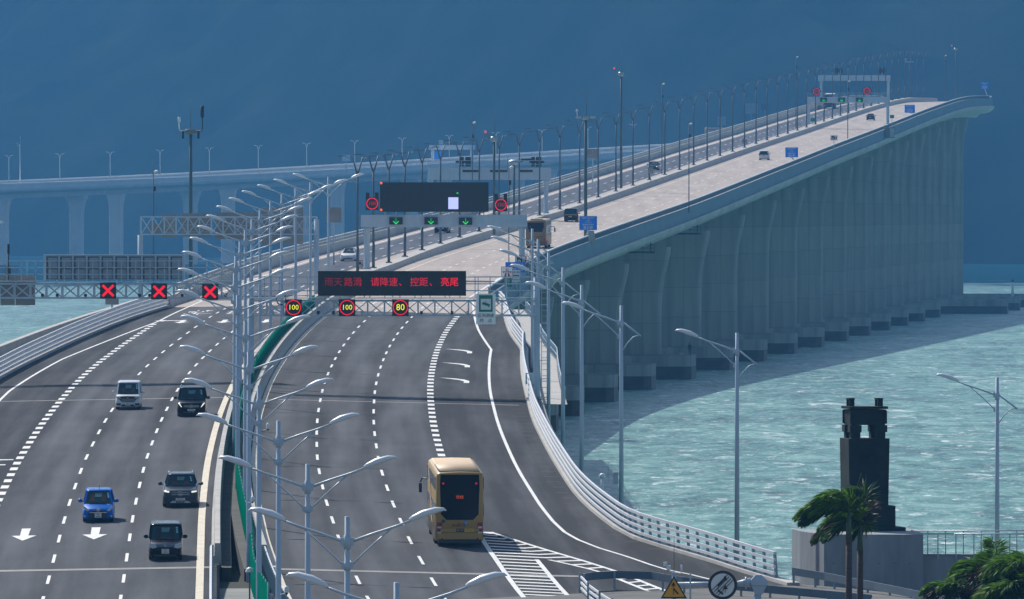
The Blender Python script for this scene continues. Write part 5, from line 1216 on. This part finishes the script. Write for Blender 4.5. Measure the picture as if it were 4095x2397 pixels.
# near gold coach driving away (turned so the tail faces the camera)
p=ground(1829,2183,'R'); LB=12.6; y=p[1]+LB/2-1.2
t=coach('gold coach driving away with large dark rear window, beside the hatched gore',(p[0]-.15,y,zr(p[0],y)),R(180),LB,2.5,3.95,'near',M_gold,M_goldl)
t['label']='nearest gold coach, large dark rear window, driving away beside the hatched gore'
yb=LB/2
def rp(name,pts,d,m,par=t): mb=MB(); mb.prism(pts,yb-.06,yb+d); return mb.build(name,m,par)
rw_=rp('rear_window',[(-.98,1.72),(-.70,1.42),(.70,1.42),(.98,1.72),(1.03,3.2),(1.0,3.78),(-1.0,3.78),(-1.03,3.2)],.02,gl_dark)
mb=MB()
for s in (-1,1): mb.disc((s*.86,yb+.05,3.32),.055,12,0,.03)
mb.build('marker_light',M_redd,t)
text('快线',.20,'route_lettering',mat('dim_orange_led',(.1,.02,0),.5,emit=(.7,.07,.01),estr=.55),rw_,(0,yb+.035,2.60),rot=(R(90),0,R(180)),depth=.01)
mb=MB(); mb.bx(-1.0,1.0,yb-.02,yb+.03,.80,.96); mb.build('plate_recess',M_gold,t)
plate(t,-.02,yb+.03,.88,['RZ1157'],.40,.16,M_black,1); plate(t,-.50,yb+.03,.88,['MF 3903'],.46,.16,M_platey,1)
text('theBUS',.24,'lettering',mat('brown_lettering',(.13,.075,.02),.5),t,(.05,yb+.015,1.14),rot=(R(90),0,R(180)),depth=.006)
mb=MB(); mb.disc((-.33,yb+.03,1.27),.11,16,0,.03); e=mb.build('round_logo',mat('logo_blue',(.02,.20,.42),.4),t); text('U',.18,'logo_letter',M_white,e,(-.33,yb+.04,1.27),rot=(R(90),0,R(180)),depth=.006)
mb=MB(); mb.disc((.86,yb+.01,1.36),.10,16,0,.03); mb.build('round_badge',mat('badge_teal',(.0,.10,.08),.5),t)
for s in (-1,1):
    mb=MB(); mb.bx(s*1.06-.13,s*1.06+.13,yb-.2,yb+.02,.72,1.28); o=mb.build('tail_light',M_tail,t)
    mb=MB(); mb.bx(s*1.06-.11,s*1.06+.11,yb+.02,yb+.03,.98,1.08); mb.bx(s*1.06-.11,s*1.06+.11,yb+.02,yb+.03,.72,.80); mb.build('reversing_lens',M_lens,o)
    mb=MB(); mb.disc((s*.93,yb+.06,.42),.06,10,0,.03); mb.build('reflector',M_tail,t)
mb=MB(); mb.loft([[(-1.24,yb-.5,z),(-1.2,yb-.02,z),(-1.05,yb+.05,z),(1.05,yb+.05,z),(1.2,yb-.02,z),(1.24,yb-.5,z)] for z in (.42,.72)],0,True,False); mb.build('bumper',M_gold,t)
mb=MB(); mb.bx(-1.12,1.12,yb-1.2,yb-.03,.2,.44); mb.build('underrun_panel',M_dark,t)
for s in (-1,1):
    mb=MB(); x=s*1.255; sw=[(yb-.45,3.30,3.72),(-yb+.5,3.30,3.72)]
    def sq(a,b,z0,z1,name,m):
        mb=MB(); mb.bx(x-.01,x+.012 if s>0 else x-.012,a,b,z0,z1); return mb.build(name,m,t)
    sq(-yb+.9,yb-.55,2.95,3.62,'upper_window',gl_side); sq(-yb+.9,yb-.55,1.55,2.25,'lower_window',gl_side)
    mb=MB()
    for q in rng(-yb+.9,yb-.55,1.9): mb.bx(x+s*.014-.006,x+s*.014+.006,q-.03,q+.03,1.55,2.25); mb.bx(x+s*.014-.006,x+s*.014+.006,q-.03,q+.03,2.95,3.62)
    mb.build('window_bar',M_dark,t)
    mb=MB(); mb.prism([(0,0),(1,0),(1,1),(0,1)],0,1) if False else None
    a=-yb+2.0; mb.add([(x+s*.02,a,3.62),(x+s*.02,a+1.2,3.62),(x+s*.02,a+6.5,1.0),(x+s*.02,a+5.0,1.0)],[(0,1,2,3) if s<0 else (3,2,1,0)]); mb.build('cream_stripe',M_goldl,t)
tilt(t,'R',y)
# gold coach on the bridge
p=ground(2155,995,'R'); y=p[1]+5.8
t=coach('farther gold coach driving away on the bridge behind the railing lamps',(p[0],y,zr(p[0],y)),R(180),11.6,2.5,3.5,'far',mat('tan_gold',(.24,.155,.07),.4,metal=.15),M_goldl)
yb=5.8
rp('rear_window',[(-.80,2.05),(.80,2.05),(1.0,2.7),(.98,3.2),(-.98,3.2),(-1.0,2.7)],.02,gl_dark,t)
mb=MB(); mb.bx(-.7,.7,yb-2.6,yb-.6,3.5,3.66); mb.build('air_unit',M_goldl,t)
for s in (-1,1):
    mb=MB(); mb.bx(s*1.255-.012,s*1.255+.012,-yb+.9,yb-.6,1.85,2.85); mb.build('side_window',gl_side,t)
    mb=MB(); mb.bx(s*1.05-.1,s*1.05+.1,yb-.1,yb+.01,.8,1.3); mb.build('tail_light',M_tail,t)
mb=MB(); mb.bx(-.9,.9,yb-.02,yb+.012,1.42,1.47); mb.bx(-.5,.5,yb-.02,yb+.012,1.1,1.14); mb.build('grille_line',M_dark,t)
tilt(t,'R',y)
# dark coach coming down the far lanes
p=ground(3322,438,'L') or (60,1840,40); p=(XW(3322,2165),2165,0); y=2171
t=coach('tall oncoming coach with pale roof under the far gantry',(p[0],y,zl(p[0],y)),0,11.6,2.5,3.6,'front',mat('grey_violet',(.07,.07,.09),.4),M_white)
mb=MB(); mb.prism([(-1.08,1.3),(1.08,1.3),(1.02,3.1),(-1.02,3.1)],-5.86,-5.6); mb.build('windscreen',gl_dark,t)
for s in (-1,1): mb=MB(); mb.bx(s*.9-.15,s*.9+.15,-5.86,-5.6,.7,.95); mb.build('headlight',M_lens,t)
tilt(t,'L',y)
# gold coach roof showing over the far parapet
x,y=XW(2862,4120),4120
t=coach('gold coach far off whose lit roof shows over the incoming parapet',(x,y,zpx(520,y)-2.2),R(-55),11,2.5,3.2,'far',M_gold,M_goldl)
mb=MB(); mb.bx(-1.262,1.262,-5,5,1.7,2.6); mb.build('side_window',gl_side,t)
# ---------------------------------------------------------------- quay edge on the seaward side
def at(px,py,y): return ((px-2047.5)*y/36000.,y,HC+(870-py)*y/36000.)
# monument: square bronze cauldron on a tall stone pedestal
YM=506
mx=XW(3458,YM); mz=zpx(2133,YM)
mon=thing('monument','dark square four-legged cauldron on a tall stone pedestal by the sea','monument',(mx,YM,mz),R(11))
zz=lambda py: zpx(py,YM)-mz
mb=MB(); h=zz(1753); mb.loft([[(-1.12,-1.05,zz(2020)),(1.12,-1.05,zz(2020)),(1.12,1.05,zz(2020)),(-1.12,1.05,zz(2020))],[(-1.18,-1.1,h),(1.18,-1.1,h),(1.18,1.1,h),(-1.18,1.1,h)]]); mb.build('pedestal',M_stone,mon)
mb=MB(); mb.bx(-1.45,1.45,-1.4,1.4,zz(2105),zz(2021)); mb.bx(-1.9,1.95,-1.8,1.8,0,zz(2106)); mb.build('stepped_base',M_stone,mon)
for sx in (-1,1):
    for sy in (-1,1):
        mb=MB(); mb.bx(sx*.72-.26,sx*.72+.26,sy*.66-.26,sy*.66+.26,h,zz(1722)); mb.bx(sx*.74-.33,sx*.74+.33,sy*.68-.33,sy*.68+.33,zz(1728)+.002,zz(1700)); mb.build('leg',M_stone,mon)
def fr(z0,w0,z1,w1): return [[(-w0,-w0*.92,z0),(w0,-w0*.92,z0),(w0,w0*.92,z0),(-w0,w0*.92,z0)],[(-w1,-w1*.92,z1),(w1,-w1*.92,z1),(w1,w1*.92,z1),(-w1,w1*.92,z1)]]
mb=MB(); mb.loft(fr(zz(1699),.97,zz(1638),1.02)); 
for sx in (-1,1):
    for sy in (-1,1): mb.bx(sx*1.0-.06,sx*1.0+.06,sy*.92-.06,sy*.92+.06,zz(1694),zz(1641))
mb.build('cauldron',M_stone,mon)
mb=MB(); mb.loft(fr(zz(1635),1.10,zz(1625),1.12)); mb.build('rim',M_stone,mon)
for sx in (-1,1):
    mb=MB(); x=sx*.82
    for d in (-.36,.26): mb.bx(x-.15,x+.15,d,d+.12,zz(1625),zz(1598))
    mb.bx(x-.17,x+.17,-.38,.40,zz(1598)+.002,zz(1592)); mb.build('handle',M_stone,mon)
M_wallc=mat('sea_wall_concrete',(.25,.275,.30),.85,var=.2,scale=(1.2,1.2,.25),bump=.1)
# solid plinth block and promenade wall
YP=502
pl=thing('concrete_plinth','massive smooth concrete block under the monument','plinth',(XW(3445,YP),YP,1.0))
mb=MB(); x0,x1=XW(3288,YP)-XW(3445,YP),XW(3683,YP)-XW(3445,YP); zt_=zpx(2131,YP)-1.0
mb.slab([(x0,-3),(x1,-3),(x1,6),(x0-1.5,6),(x0-1.13,2.2)],0,zt_); mb.build('block',M_wallc,pl)
mb=MB()
for i in range(6): mb.disc((x0+.5+i*.85,-3.0,zt_-1.6),.03,8,0,.006)
mb.build('tie_holes',M_dark,pl)
pw=MB(); pw.bx(XW(3683,YP)+.005,XW(4500,YP),YP-2.4,YP-2.0,1.2,zpx(2215,YP)); pw.bx(XW(3683,YP)+.005,XW(4500,YP),YP-2.45,YP-1.95,zpx(2215,YP),zpx(2211,YP))
for k in range(4): pw.bx(XW(3700,YP)+k*3.1,XW(3700,YP)+k*3.1+.025,YP-2.404,YP-2.4,1.6,zpx(2217,YP))
tag(pw.build('promenade_wall',M_wallc),'long low concrete wall running from the plinth behind the right palms','wall')
pr=thing('promenade_railing','thin steel wire railing along the top of the promenade wall','railing',(0,YP,0))
mb=MB(); zr0,zr1=zpx(2211,YP),zpx(2130,YP)
mb.tube([(XW(3650,YP),-2.2,zr1),(XW(4500,YP),-2.2,zr1)],.035,6); mb.tube([(XW(3650,YP),2.2,zr1+.02),(XW(4500,YP),2.2,zr1+.02)],.03,6); mb.build('top_rail',M_galv,pr)
mb=MB()
for k in range(5): z=zr0+(zr1-zr0)*(k+.5)/5.5; mb.tube([(XW(3683,YP),-2.2,z),(XW(4500,YP),-2.2,z)],.008,4)
tag(mb.build('wire',M_galv,pr),kind='stuff')
for px in rng(3718,4290,81):
    mb=MB(); mb.tube([(XW(px,YP),2.2,zr0-.3),(XW(px,YP),2.2,zr1)],.03,6); mb.build('post',M_galv,pr)
    mb=MB(); mb.tube([(XW(px+26,YP),-2.2,zr0),(XW(px+26,YP),-2.2,zr1)],.032,6); mb.box((XW(px+26,YP),-2.48,zr0-.12),(.07,.06,.3)); mb.build('post',M_galv,pr)
t=thing('solar_lamp','small tilted solar lamp at the foot of the monument','lamp',(XW(3615,YM),YM-1,zpx(2133,YM)))
mb=MB(); mb.tube([(0,0,-.2),(0,0,.25)],.03,6); mb.build('post',M_dark,t); mb=MB(); mb.box((.1,0,.34),(.42,.3,.04),M=Matrix.Rotation(R(-38),3,'Y')); mb.build('panel',M_galv,t)
# palms bent by the wind
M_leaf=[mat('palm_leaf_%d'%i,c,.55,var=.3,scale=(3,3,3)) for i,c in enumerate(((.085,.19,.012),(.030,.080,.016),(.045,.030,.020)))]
for m_ in M_leaf:          # thin leaves let the sun through
    t_=m_.node_tree; b_=t_.nodes['Principled BSDF']; o_=t_.nodes['Material Output']; tr=t_.nodes.new('ShaderNodeBsdfTranslucent'); mx_=t_.nodes.new('ShaderNodeMixShader'); mx_.inputs[0].default_value=.4
    src=b_.inputs['Base Color'].links[0].from_socket; t_.links.new(src,tr.inputs[0]); t_.links.new(b_.outputs[0],mx_.inputs[1]); t_.links.new(tr.outputs[0],mx_.inputs[2]); t_.links.new(mx_.outputs[0],o_.inputs[0]); b_.inputs['Specular IOR Level'].default_value=.3
M_trunk=mat('palm_trunk',(.085,.06,.05),.9,var=.35,scale=(1,1,9),bump=.5); M_shaft=mat('palm_crownshaft',(.06,.10,.055),.6)
def palm(lab,x,y,zc,zb,nf,seed,wind=(-1,0,-.25),size=1.0,spear=True,spread=1.0,dark=0.5):
    rr=random.Random(seed); t=thing('palm_tree',lab,'palm tree',(x,y,zb),0,'wind-blown palms by the quay'); z0=zc-zb
    mb=MB(); mb.tube([(0,0,0),(0,0,z0*.5),(0,0,z0-1.15)],[.19,.15,.145],10); mb.build('trunk',M_trunk,t)
    mb=MB(); mb.tube([(0,0,z0-1.15),(0,0,z0-.6),(.02,0,z0)],[.15,.12,.07],10); mb.build('crownshaft',M_shaft,t)
    W_=Vector(wind)
    for k in range(nf):
        az=2*math.pi*(k+rr.random()*.6)/nf; el=R(rr.uniform(25,72)); L=size*rr.uniform(1.9,2.6)
        d=Vector((math.cos(az)*math.cos(el)*spread,math.sin(az)*math.cos(el),math.sin(el))).normalized()
        p=Vector((0,0,z0-.05)); pts=[p.copy()]; n=16
        for i in range(n):
            f=i/n; d=(d+ (W_*(.20+.18*f)+Vector((0,0,-.17*f-.03)))*1.0).normalized(); p=p+d*(L/n); pts.append(p.copy())
        mi=0 if (el>R(52)) else (1 if rr.random()<.55 else 2)  # steep fronds get a brighter green, sunlight painted into the leaf colour
        mb=MB(); mb.tube(pts,[.028]*3+[.018]*8+[.008]*(n-10),5,mi)
        for i in range(2,n):
            tg=(pts[i+1]-pts[i]).normalized() if i<n else d
            sd=tg.cross(Vector((0,0,1))); sd.normalize(); up=sd.cross(tg)
            for q in range(8):
                f=(i+q/8)/n; b=pts[i].lerp(pts[min(i+1,n)],q/8)
                for s in (-1,1):
                    ll=size*.78*math.sin(math.pi*min(1,.12+f*.86))*rr.uniform(.75,1.15)+.06
                    dr=(tg*.75+sd*s*rr.uniform(.35,.9)+up*rr.uniform(-.2,.7)+W_*.45+Vector((0,0,-.35))).normalized()
                    e=b+dr*ll; m_=b.lerp(e,.5)+Vector((0,0,.03)); wv=dr.cross(Vector((rr.uniform(-1,1),rr.uniform(-1,1),rr.uniform(-1,1)))).normalized()*.034
                    mb.add([b,m_+wv,e+Vector((0,0,-.04)),m_-wv],[(0,1,2,3)],mi)
        mb.build('frond',M_leaf,t)
    if spear:
        for a in (-.12,.35):
            mb=MB(); mb.tube([(0,0,z0-.1),(a*.6,0,z0+.7),(a*1.6,.0,z0+1.75)],[.025,.018,.006],5,0); mb.build('spear_leaf',M_leaf,t)
YA=402
xa,_,za=at(3395,2080,YA); palm('tall palm left of the pair, fronds streaming to the left, before the plinth',xa,YA,za+.35,1.6,13,4,size=1.12)
xa,_,za=at(3440,2110,YA+4); palm('second palm of the pair, its dark fronds crossing the monument base',xa,YA+4,za+.1,1.6,13,9,wind=(-.75,0,-.3),size=1.0,spear=False)
xa,_,za=at(3950,2320,398); palm('bushy green palm in front of the promenade wall',xa,398,za+.1,1.6,16,15,wind=(-.35,0,-.32),size=1.0)
xa,_,za=at(3815,2385,396); palm('low small palm crown at the foot of the promenade wall',xa,396,za+.1,1.6,11,22,wind=(-.5,0,-.2),size=.75,spear=False)
xa,_,za=at(4110,2320,395); palm('palm cut by the frame edge beyond the bushy green palm',xa,395,za+.3,1.6,16,31,wind=(-.4,0,-.28),size=1.05)
xa,_,za=at(4050,2400,394); palm('brownish drooping palm crown below the frame-edge palm',xa,394,za+.1,1.6,14,37,wind=(-.4,0,-.35),size=.95,spear=False)
# guard rails
WB=[(-.04,.10),(0,.16),(.05,.12),(.05,.02),(0,-.03),(.05,-.09),(.05,-.18),(0,-.22),(-.04,-.16),(0,-.08),(-.03,-.03),(0,.03),(0,.09)]
def guard(lab,pts,h=.62,step=2.0,m=M_guard,twin=False,side=1):
    t=thing('guard_rail',lab,'guard rail')
    P=[Vector(p) for p in pts]; fine=[]
    for a,b in zip(P,P[1:]):
        n=max(1,int((b-a).length/1.0)); fine+=[a.lerp(b,i/n) for i in range(n)]
    fine.append(P[-1])
    for hh in ((h,) if not twin else (h,h-.27,h-.54)):
        W3=[(-.03,-.19),(.03,-.19),(.08,-.10),(.02,0),(.08,.10),(.03,.19),(-.03,.19)] if not twin else [(-.04,-.05),(.04,-.05),(.04,.05),(-.04,.05)]
        mb=MB(); mb.sweep([f+Vector((0,0,hh)) for f in fine],[(side*a,b) for a,b in W3][::side]); mb.build('beam',m,t)
    d=0; last=None
    for f in fine:
        if last is None or (f-last).length>=step:
            mb=MB(); mb.box((f.x-side*.06,f.y,f.z+h*.5+.02),(.11,.13,h+.34)); mb.build('post',M_railb,t); last=f
    return t
def gz(x,y): return (x,y,zr(x,y))
guard('steel guard rail starting at the end of the white railing',[gz(13.9,446),gz(15.4,442.8),gz(17.6,436.4),gz(20.2,427.2),gz(24,412)],.72,2.2,side=-1)
guard('curved steel guard rail wrapping the gravel nose, inner branch',[gz(3.43,437.4),gz(3.9,438.9),gz(4.95,440.4),gz(6.8,440.4),gz(8.3,437),gz(10.3,434.2),gz(13,431),gz(17,426)],.72,1.9,side=-1)
guard('steel guard rail dropping from the gravel nose towards the camera',[gz(3.35,437.3),gz(3.7,430),gz(4.25,422),gz(5,412)],.78,7,M_rail,side=1,twin=True)
mb=MB(); gp=[(4.0,436.2),(5,437.3),(6.7,437.4),(8,433.5),(9.2,428.5),(9.8,420),(9.5,405),(5.4,405),(4.6,424)]
mb.add([(x,y,zr(x,y)+.05+.0) for x,y in gp],[tuple(range(len(gp)-1,-1,-1))]); tag(mb.build('gravel',M_gravel),'grey gravel filling the nose inside the guard rail',kind='stuff')
mb=MB(); gp=[(14.0,446.4),(15.5,443),(17.7,436.6),(20.3,427.4),(21.2,427.2),(18.6,436.4),(16.4,442.8),(14.4,446.8)]
mb.add([(x,y,zr(x,y)+.04) for x,y in gp],[tuple(range(len(gp)-1,-1,-1))]); tag(mb.build('gravel',M_gravel),'strip of gravel behind the steel guard rail',kind='stuff')
ysn=rng(366,451,2)
t=guard('steel guard rail with close posts, oncoming side of the median gap',[PL(4.3,y) for y in ysn],.80,1.4,M_rail,False,side=-1)
t=guard('steel guard rail with close posts, outgoing side of the median gap',[PR(-8.1,y) for y in ysn],.80,1.4,M_rail,False,side=1)
# signs close to the camera
YS=402
def frame_sign(name,lab,px,py,build):
    x,_,z=at(px,py,YS); t=thing(name,lab,'sign',(x,YS,z)); build(t); mb=MB(); mb.tube([(0,.1,3.2-z),(0,.1,.0)],.055,8); mb.build('post',M_pole,t); return t
def tri(t):
    k=YS/36000.; r=53*k; hh=91*k
    P=[(-r,-hh/2),(r,-hh/2),(0,hh/2)]
    mb=MB(); mb.prism([(a*1.0,b) for a,b in P],-.03,0); o=mb.build('panel',M_black,t)
    c=-hh/2+hh*.36; mb=MB(); mb.prism([(a*.80,c+(b-c)*.80) for a,b in P],-.045,-.03); mb.build('amber_face',mat('amber_sign',(.80,.36,.01),.5),o)
    mb=MB(); y=-.05; mb.beam((-.02,y,-.33),(-.02,y,.12),.02,.075); mb.beam((.20,y,-.31),(.0,y,-.08),.022,.07); mb.prism([(-.12,.06),(.08,.06),(-.02,.24)],-.062,-.05); mb.build('merge_arrow',M_black,o)
frame_sign('merge_sign','amber triangular merge warning sign in front of the curved guard rail',2695,2349,tri)
def rnd(t):
    k=YS/36000.; r=58.5*k
    mb=MB(); mb.disc((0,0,0),r,36,0,.03); o=mb.build('panel',M_black,t); mb=MB(); mb.disc((0,-.03,0),r*.80,36,0,.015); f=mb.build('white_face',M_white,o)
    mb=MB(); y=-.055
    mb.beam((.02,y,-.40),(-.20,y,-.24),.02,.085); mb.beam((-.20,y,-.26),(-.20,y,-.02),.022,.085); mb.beam((-.21,y,-.03),(.10,y,.28),.02,.085); mb.prism([(.0,.24),(.20,.20),(.15,.42),(.08,.40)],-.067,-.045)
    mb.beam((.12,y,-.33),(.12,y,-.12),.02,.06); mb.prism([(0.0,-.18),(.24,-.18),(.12,.02)],-.066,-.045)
    for q in range(4): d=.055*(q-1.5)*1.5; mb.beam((-.34+d,-.07,-.34-d),(.34+d,-.07,.34-d),.02,.03)
    mb.build('symbol',M_black,f)
rs=frame_sign('end_of_restriction_sign','round white sign with black border and struck-out arrow, bottom edge','0' and 2890,2341,rnd)
x0_,_,z0_=at(3030,2330,YS+1.2)
t=thing('sign_cantilever','pale grey cantilever arm and pole carrying the round sign','sign post',(x0_,YS+1.2,3.2)); zz0=z0_-3.2
mb=MB(); mb.tube([(0,0,0),(0,0,zz0-.12)],.17,10); mb.build('pole',M_pole,t)
mb=MB(); mb.loft([[(-.30,-.3,zz0-.12),(.42,-.3,zz0-.12),(.42,.3,zz0-.12),(-.30,.3,zz0-.12)],[(-.30,-.3,zz0+.12),(.42,-.3,zz0+.12),(.42,.3,zz0+.12),(-.30,.3,zz0+.12)],[(-.1,-.15,zz0+.34),(.16,-.15,zz0+.34),(.16,.15,zz0+.34),(-.1,.15,zz0+.34)]]); mb.loft([[(-.1,-.2,zz0-.55),(.2,-.2,zz0-.55),(.2,.2,zz0-.55),(-.1,.2,zz0-.55)],[(-.28,-.25,zz0-.13),(.4,-.25,zz0-.13),(.4,.25,zz0-.13),(-.28,.25,zz0-.13)]]); mb.build('joint_box',M_pole,t)
mb=MB(); mb.tube([(-3.6,0,zz0-.10),(-.9,0,zz0-.07)],.11,10); mb.tube([(-.9,0,zz0-.06),(-.3,0,zz0+.0)],[.12,.22],10); mb.tube([(-.56,0,zz0-.02),(-.5,0,zz0-.02)],.27,10); mb.build('arm',M_pole,t)
mb=MB(); x=(2760-3030)*YS/36000.; mb.beam((x,-.16,zz0-1.2),(x,-.16,zz0+.42),.08,.05); mb.build('bracket',M_pole,t)
x,_,z=at(2696,2290,430)
t=thing('weather_station','slim white post with two box cameras, sensor and whip aerial at the gravel nose','weather station',(x,430,4.5)); h=z-4.5
mb=MB(); mb.tube([(0,0,0),(0,0,h)],.11,8); mb.build('post',M_pole,t)
for a,b,c in ((-.42,.40,.17),(-.26,.22,.2)): mb=MB(); mb.box((a,0,h+b),(c,.25,c*1.1)); mb.beam((a*.4,0,h),(a,0,h+b-.1),.03,.03); mb.build('camera',M_head,t)
mb=MB(); mb.tube([(.05,0,h),(.3,0,h-.05),(.36,0,h+.05)],.02,5); mb.tube([(.36,0,h),(.36,0,h+.36)],[.06,.045],8); mb.build('sensor',M_head,t)
mb=MB(); mb.tube([(0,0,h),(0,0,h+1.75)],.012,5); mb.build('aerial',M_dark,t)
# small devices
x,_,z=at(2409,1908,531)
t=thing('satellite_dome','white dome aerial on a short post behind the white railing','aerial',(x,531,z-1.6)); mb=MB(); mb.tube([(0,0,0),(0,0,1.55)],.1,8); mb.build('post',M_white,t)
mb=MB(); mb.dome((0,0,1.62),.20,.20,.2,12,5); mb.tube([(0,0,1.55),(0,0,1.62)],[.14,.2],12); mb.build('dome',M_white,t); mb=MB(); mb.tube([(.1,0,1.3),(.34,0,1.32),(.34,0,2.5)],.012,5); mb.build('whip_aerial',M_dark,t)
x,_,z=at(2462,1912,526.6)
t=thing('pole_box','grey equipment box strapped to the third railing lamp post','box',(x,526.6,z)); mb=MB(); mb.bx(-.15,.15,-.15,.15,-.36,.3); mb.loft([[(-.19,-.19,.3),(.19,-.19,.3),(.19,.19,.3),(-.19,.19,.3)],[(-.12,-.12,.36),(.12,-.12,.36),(.12,.12,.36),(-.12,.12,.36)]]); mb.build('case',M_galv,t)
x,_,z=at(2117,1515,640)
t=thing('signal_cabinet','pale cabinet strapped beside the gantry leg by the white railing','cabinet',(x,640,z)); mb=MB(); mb.bx(-.28,.28,-.2,.2,-.4,.4); mb.build('case',M_pole,t)
for px,py,y,lab in ((1072,1708,413.5,'white surveillance camera on the fifth median lamp post'),(1010,2000,446,'white surveillance camera beside the sixth median lamp post'),(1146,2363,348,'white surveillance camera at the bottom edge on a median lamp post')):
    x,_,z=at(px,py,y); t=thing('surveillance_camera',lab,'camera',(x,y,z)); mb=MB(); mb.dome((0,0,.05),.10,.1,.14,10,5,full=True); mb.tube([(0,0,-.12),(0,0,.0)],[.06,.1],10); mb.build('housing',M_white,t)
    mb=MB(); mb.tube([(-.02,0,-.12),(-.25,.05,-.16)],.025,5); mb.build('bracket',M_pole,t); mb=MB(); mb.dome((0,-.05,-.12),.05,.05,.05,8,4,full=True); mb.build('lens',M_dark,t)
x,_,z=at(998,2285,425)
t=thing('dome_sensor','white dome sensor on a post over the green screen','sensor',(x,425,4.7)); mb=MB(); mb.tube([(0,0,0),(0,0,z-4.75)],.04,8); mb.build('post',M_dpole,t); mb=MB(); mb.dome((0,0,z-4.75),.2,.2,.24,12,5); mb.build('dome',M_white,t)
x,_,z=at(1063,2380,415)
t=thing('roadside_cabinet','small grey cabinet with pitched lid between guard rails, bottom edge','cabinet',(x,415,4.75)); h=z-4.75; mb=MB(); mb.bx(-.28,.28,-.2,.2,0,max(.6,h)); h=max(.6,h); mb.loft([[(-.32,-.24,h),(.32,-.24,h),(.32,.24,h),(-.32,.24,h)],[(-.02,-.24,h+.13),(.02,-.24,h+.13),(.02,.24,h+.13),(-.02,.24,h+.13)]]); mb.build('case',M_galv,t)
# navigation mark on the last pile cap
x,_,z=at(4045,1160,2233)
t=thing('navigation_mark','small pale navigation mark on the outermost pile cap','beacon',(x,2228,3.4)); mb=MB(); mb.tube([(0,0,0),(0,0,3.6)],[.45,.25],8); mb.build('post',M_white,t); mb=MB(); mb.tube([(0,0,3.6),(0,0,4.2)],.3,8); mb.build('lantern',M_dark,t)
# angler on the pile cap
x,_,_=at(2758,1447,1281); Yp=1281
pn=thing('person','person in dark clothes standing on the pile cap, facing the water','person',(x,Yp,3.4),R(20))
def skin(name,verts,edges,rad,m,par):
    me=bpy.data.meshes.new(name); me.from_pydata(verts,edges,[]); o=bpy.data.objects.new(name,me); COL.objects.link(o)
    md=o.modifiers.new('s','SKIN'); sv=me.skin_vertices[0].data
    for i,r_ in enumerate(rad): sv[i].radius=(r_,r_)
    sv[0].use_root=True
    sb=o.modifiers.new('u','SUBSURF'); sb.levels=1; sb.render_levels=1
    dg=bpy.context.evaluated_depsgraph_get(); m2=bpy.data.meshes.new_from_object(o.evaluated_get(dg)); bpy.data.objects.remove(o)
    m2.materials.clear(); m2.materials.append(m); r=bpy.data.objects.new(name,m2); COL.objects.link(r); r.parent=par; return r
V=[(0,0,.92),(0,.01,1.15),(0,.02,1.38),(0,.0,1.50),(0,-.02,1.62),(0,-.02,1.72),(-.10,0,.88),(-.12,-.01,.5),(-.13,.02,.08),(-.13,-.12,.04),(.10,0,.88),(.12,.0,.5),(.14,.03,.08),(.14,-.11,.04),(-.19,.02,1.40),(-.25,.0,1.13),(-.16,-.2,1.02),(-.12,-.27,1.02),(.19,.02,1.40),(.26,.02,1.13),(.20,-.18,1.0),(.16,-.26,1.0)]
E_=[(0,1),(1,2),(2,3),(3,4),(4,5),(0,6),(6,7),(7,8),(8,9),(0,10),(10,11),(11,12),(12,13),(2,14),(14,15),(15,16),(16,17),(2,18),(18,19),(19,20),(20,21)]
rad=[.15,.15,.16,.065,.105,.08,.10,.075,.05,.045,.10,.075,.05,.045,.075,.055,.04,.035,.075,.055,.04,.035]
skin('body',V,E_,rad,mat('dark_clothes',(.03,.035,.05),.9),pn)
mb=MB(); mb.dome((0,-.0,1.66),.115,.125,.13,10,5); mb.build('hair',M_black,pn)
mb=MB(); mb.dome((0,-.09,1.60),.07,.05,.09,8,4,full=True); mb.build('face',mat('skin_tone',(.35,.2,.14),.6),pn)
t=thing('bundle','pale bundle of fishing gear at the feet of the person on the pile cap','bundle',(x-1.3,Yp-.3,3.4)); mb=MB(); mb.dome((0,0,0),.6,.35,.4,8,4); mb.dome((.8,.1,0),.4,.3,.3,8,4); mb.build('sacks',M_signback,t)
# ---------------------------------------------------------------- air
mb=MB(); mb.bx(-1600,1600,-60,6900,-6,430)
hz=bpy.data.materials.new('sea_air'); hz.use_nodes=True; t=hz.node_tree; t.nodes.clear()
vo=t.nodes.new('ShaderNodeVolumePrincipled'); ou=t.nodes.new('ShaderNodeOutputMaterial')
vo.inputs['Color'].default_value=(.078,.262,.53,1); vo.inputs['Density'].default_value=HAZE; vo.inputs['Anisotropy'].default_value=.2
t.links.new(vo.outputs[0],ou.inputs['Volume'])
tag(mb.build('haze',hz),kind='stuff')
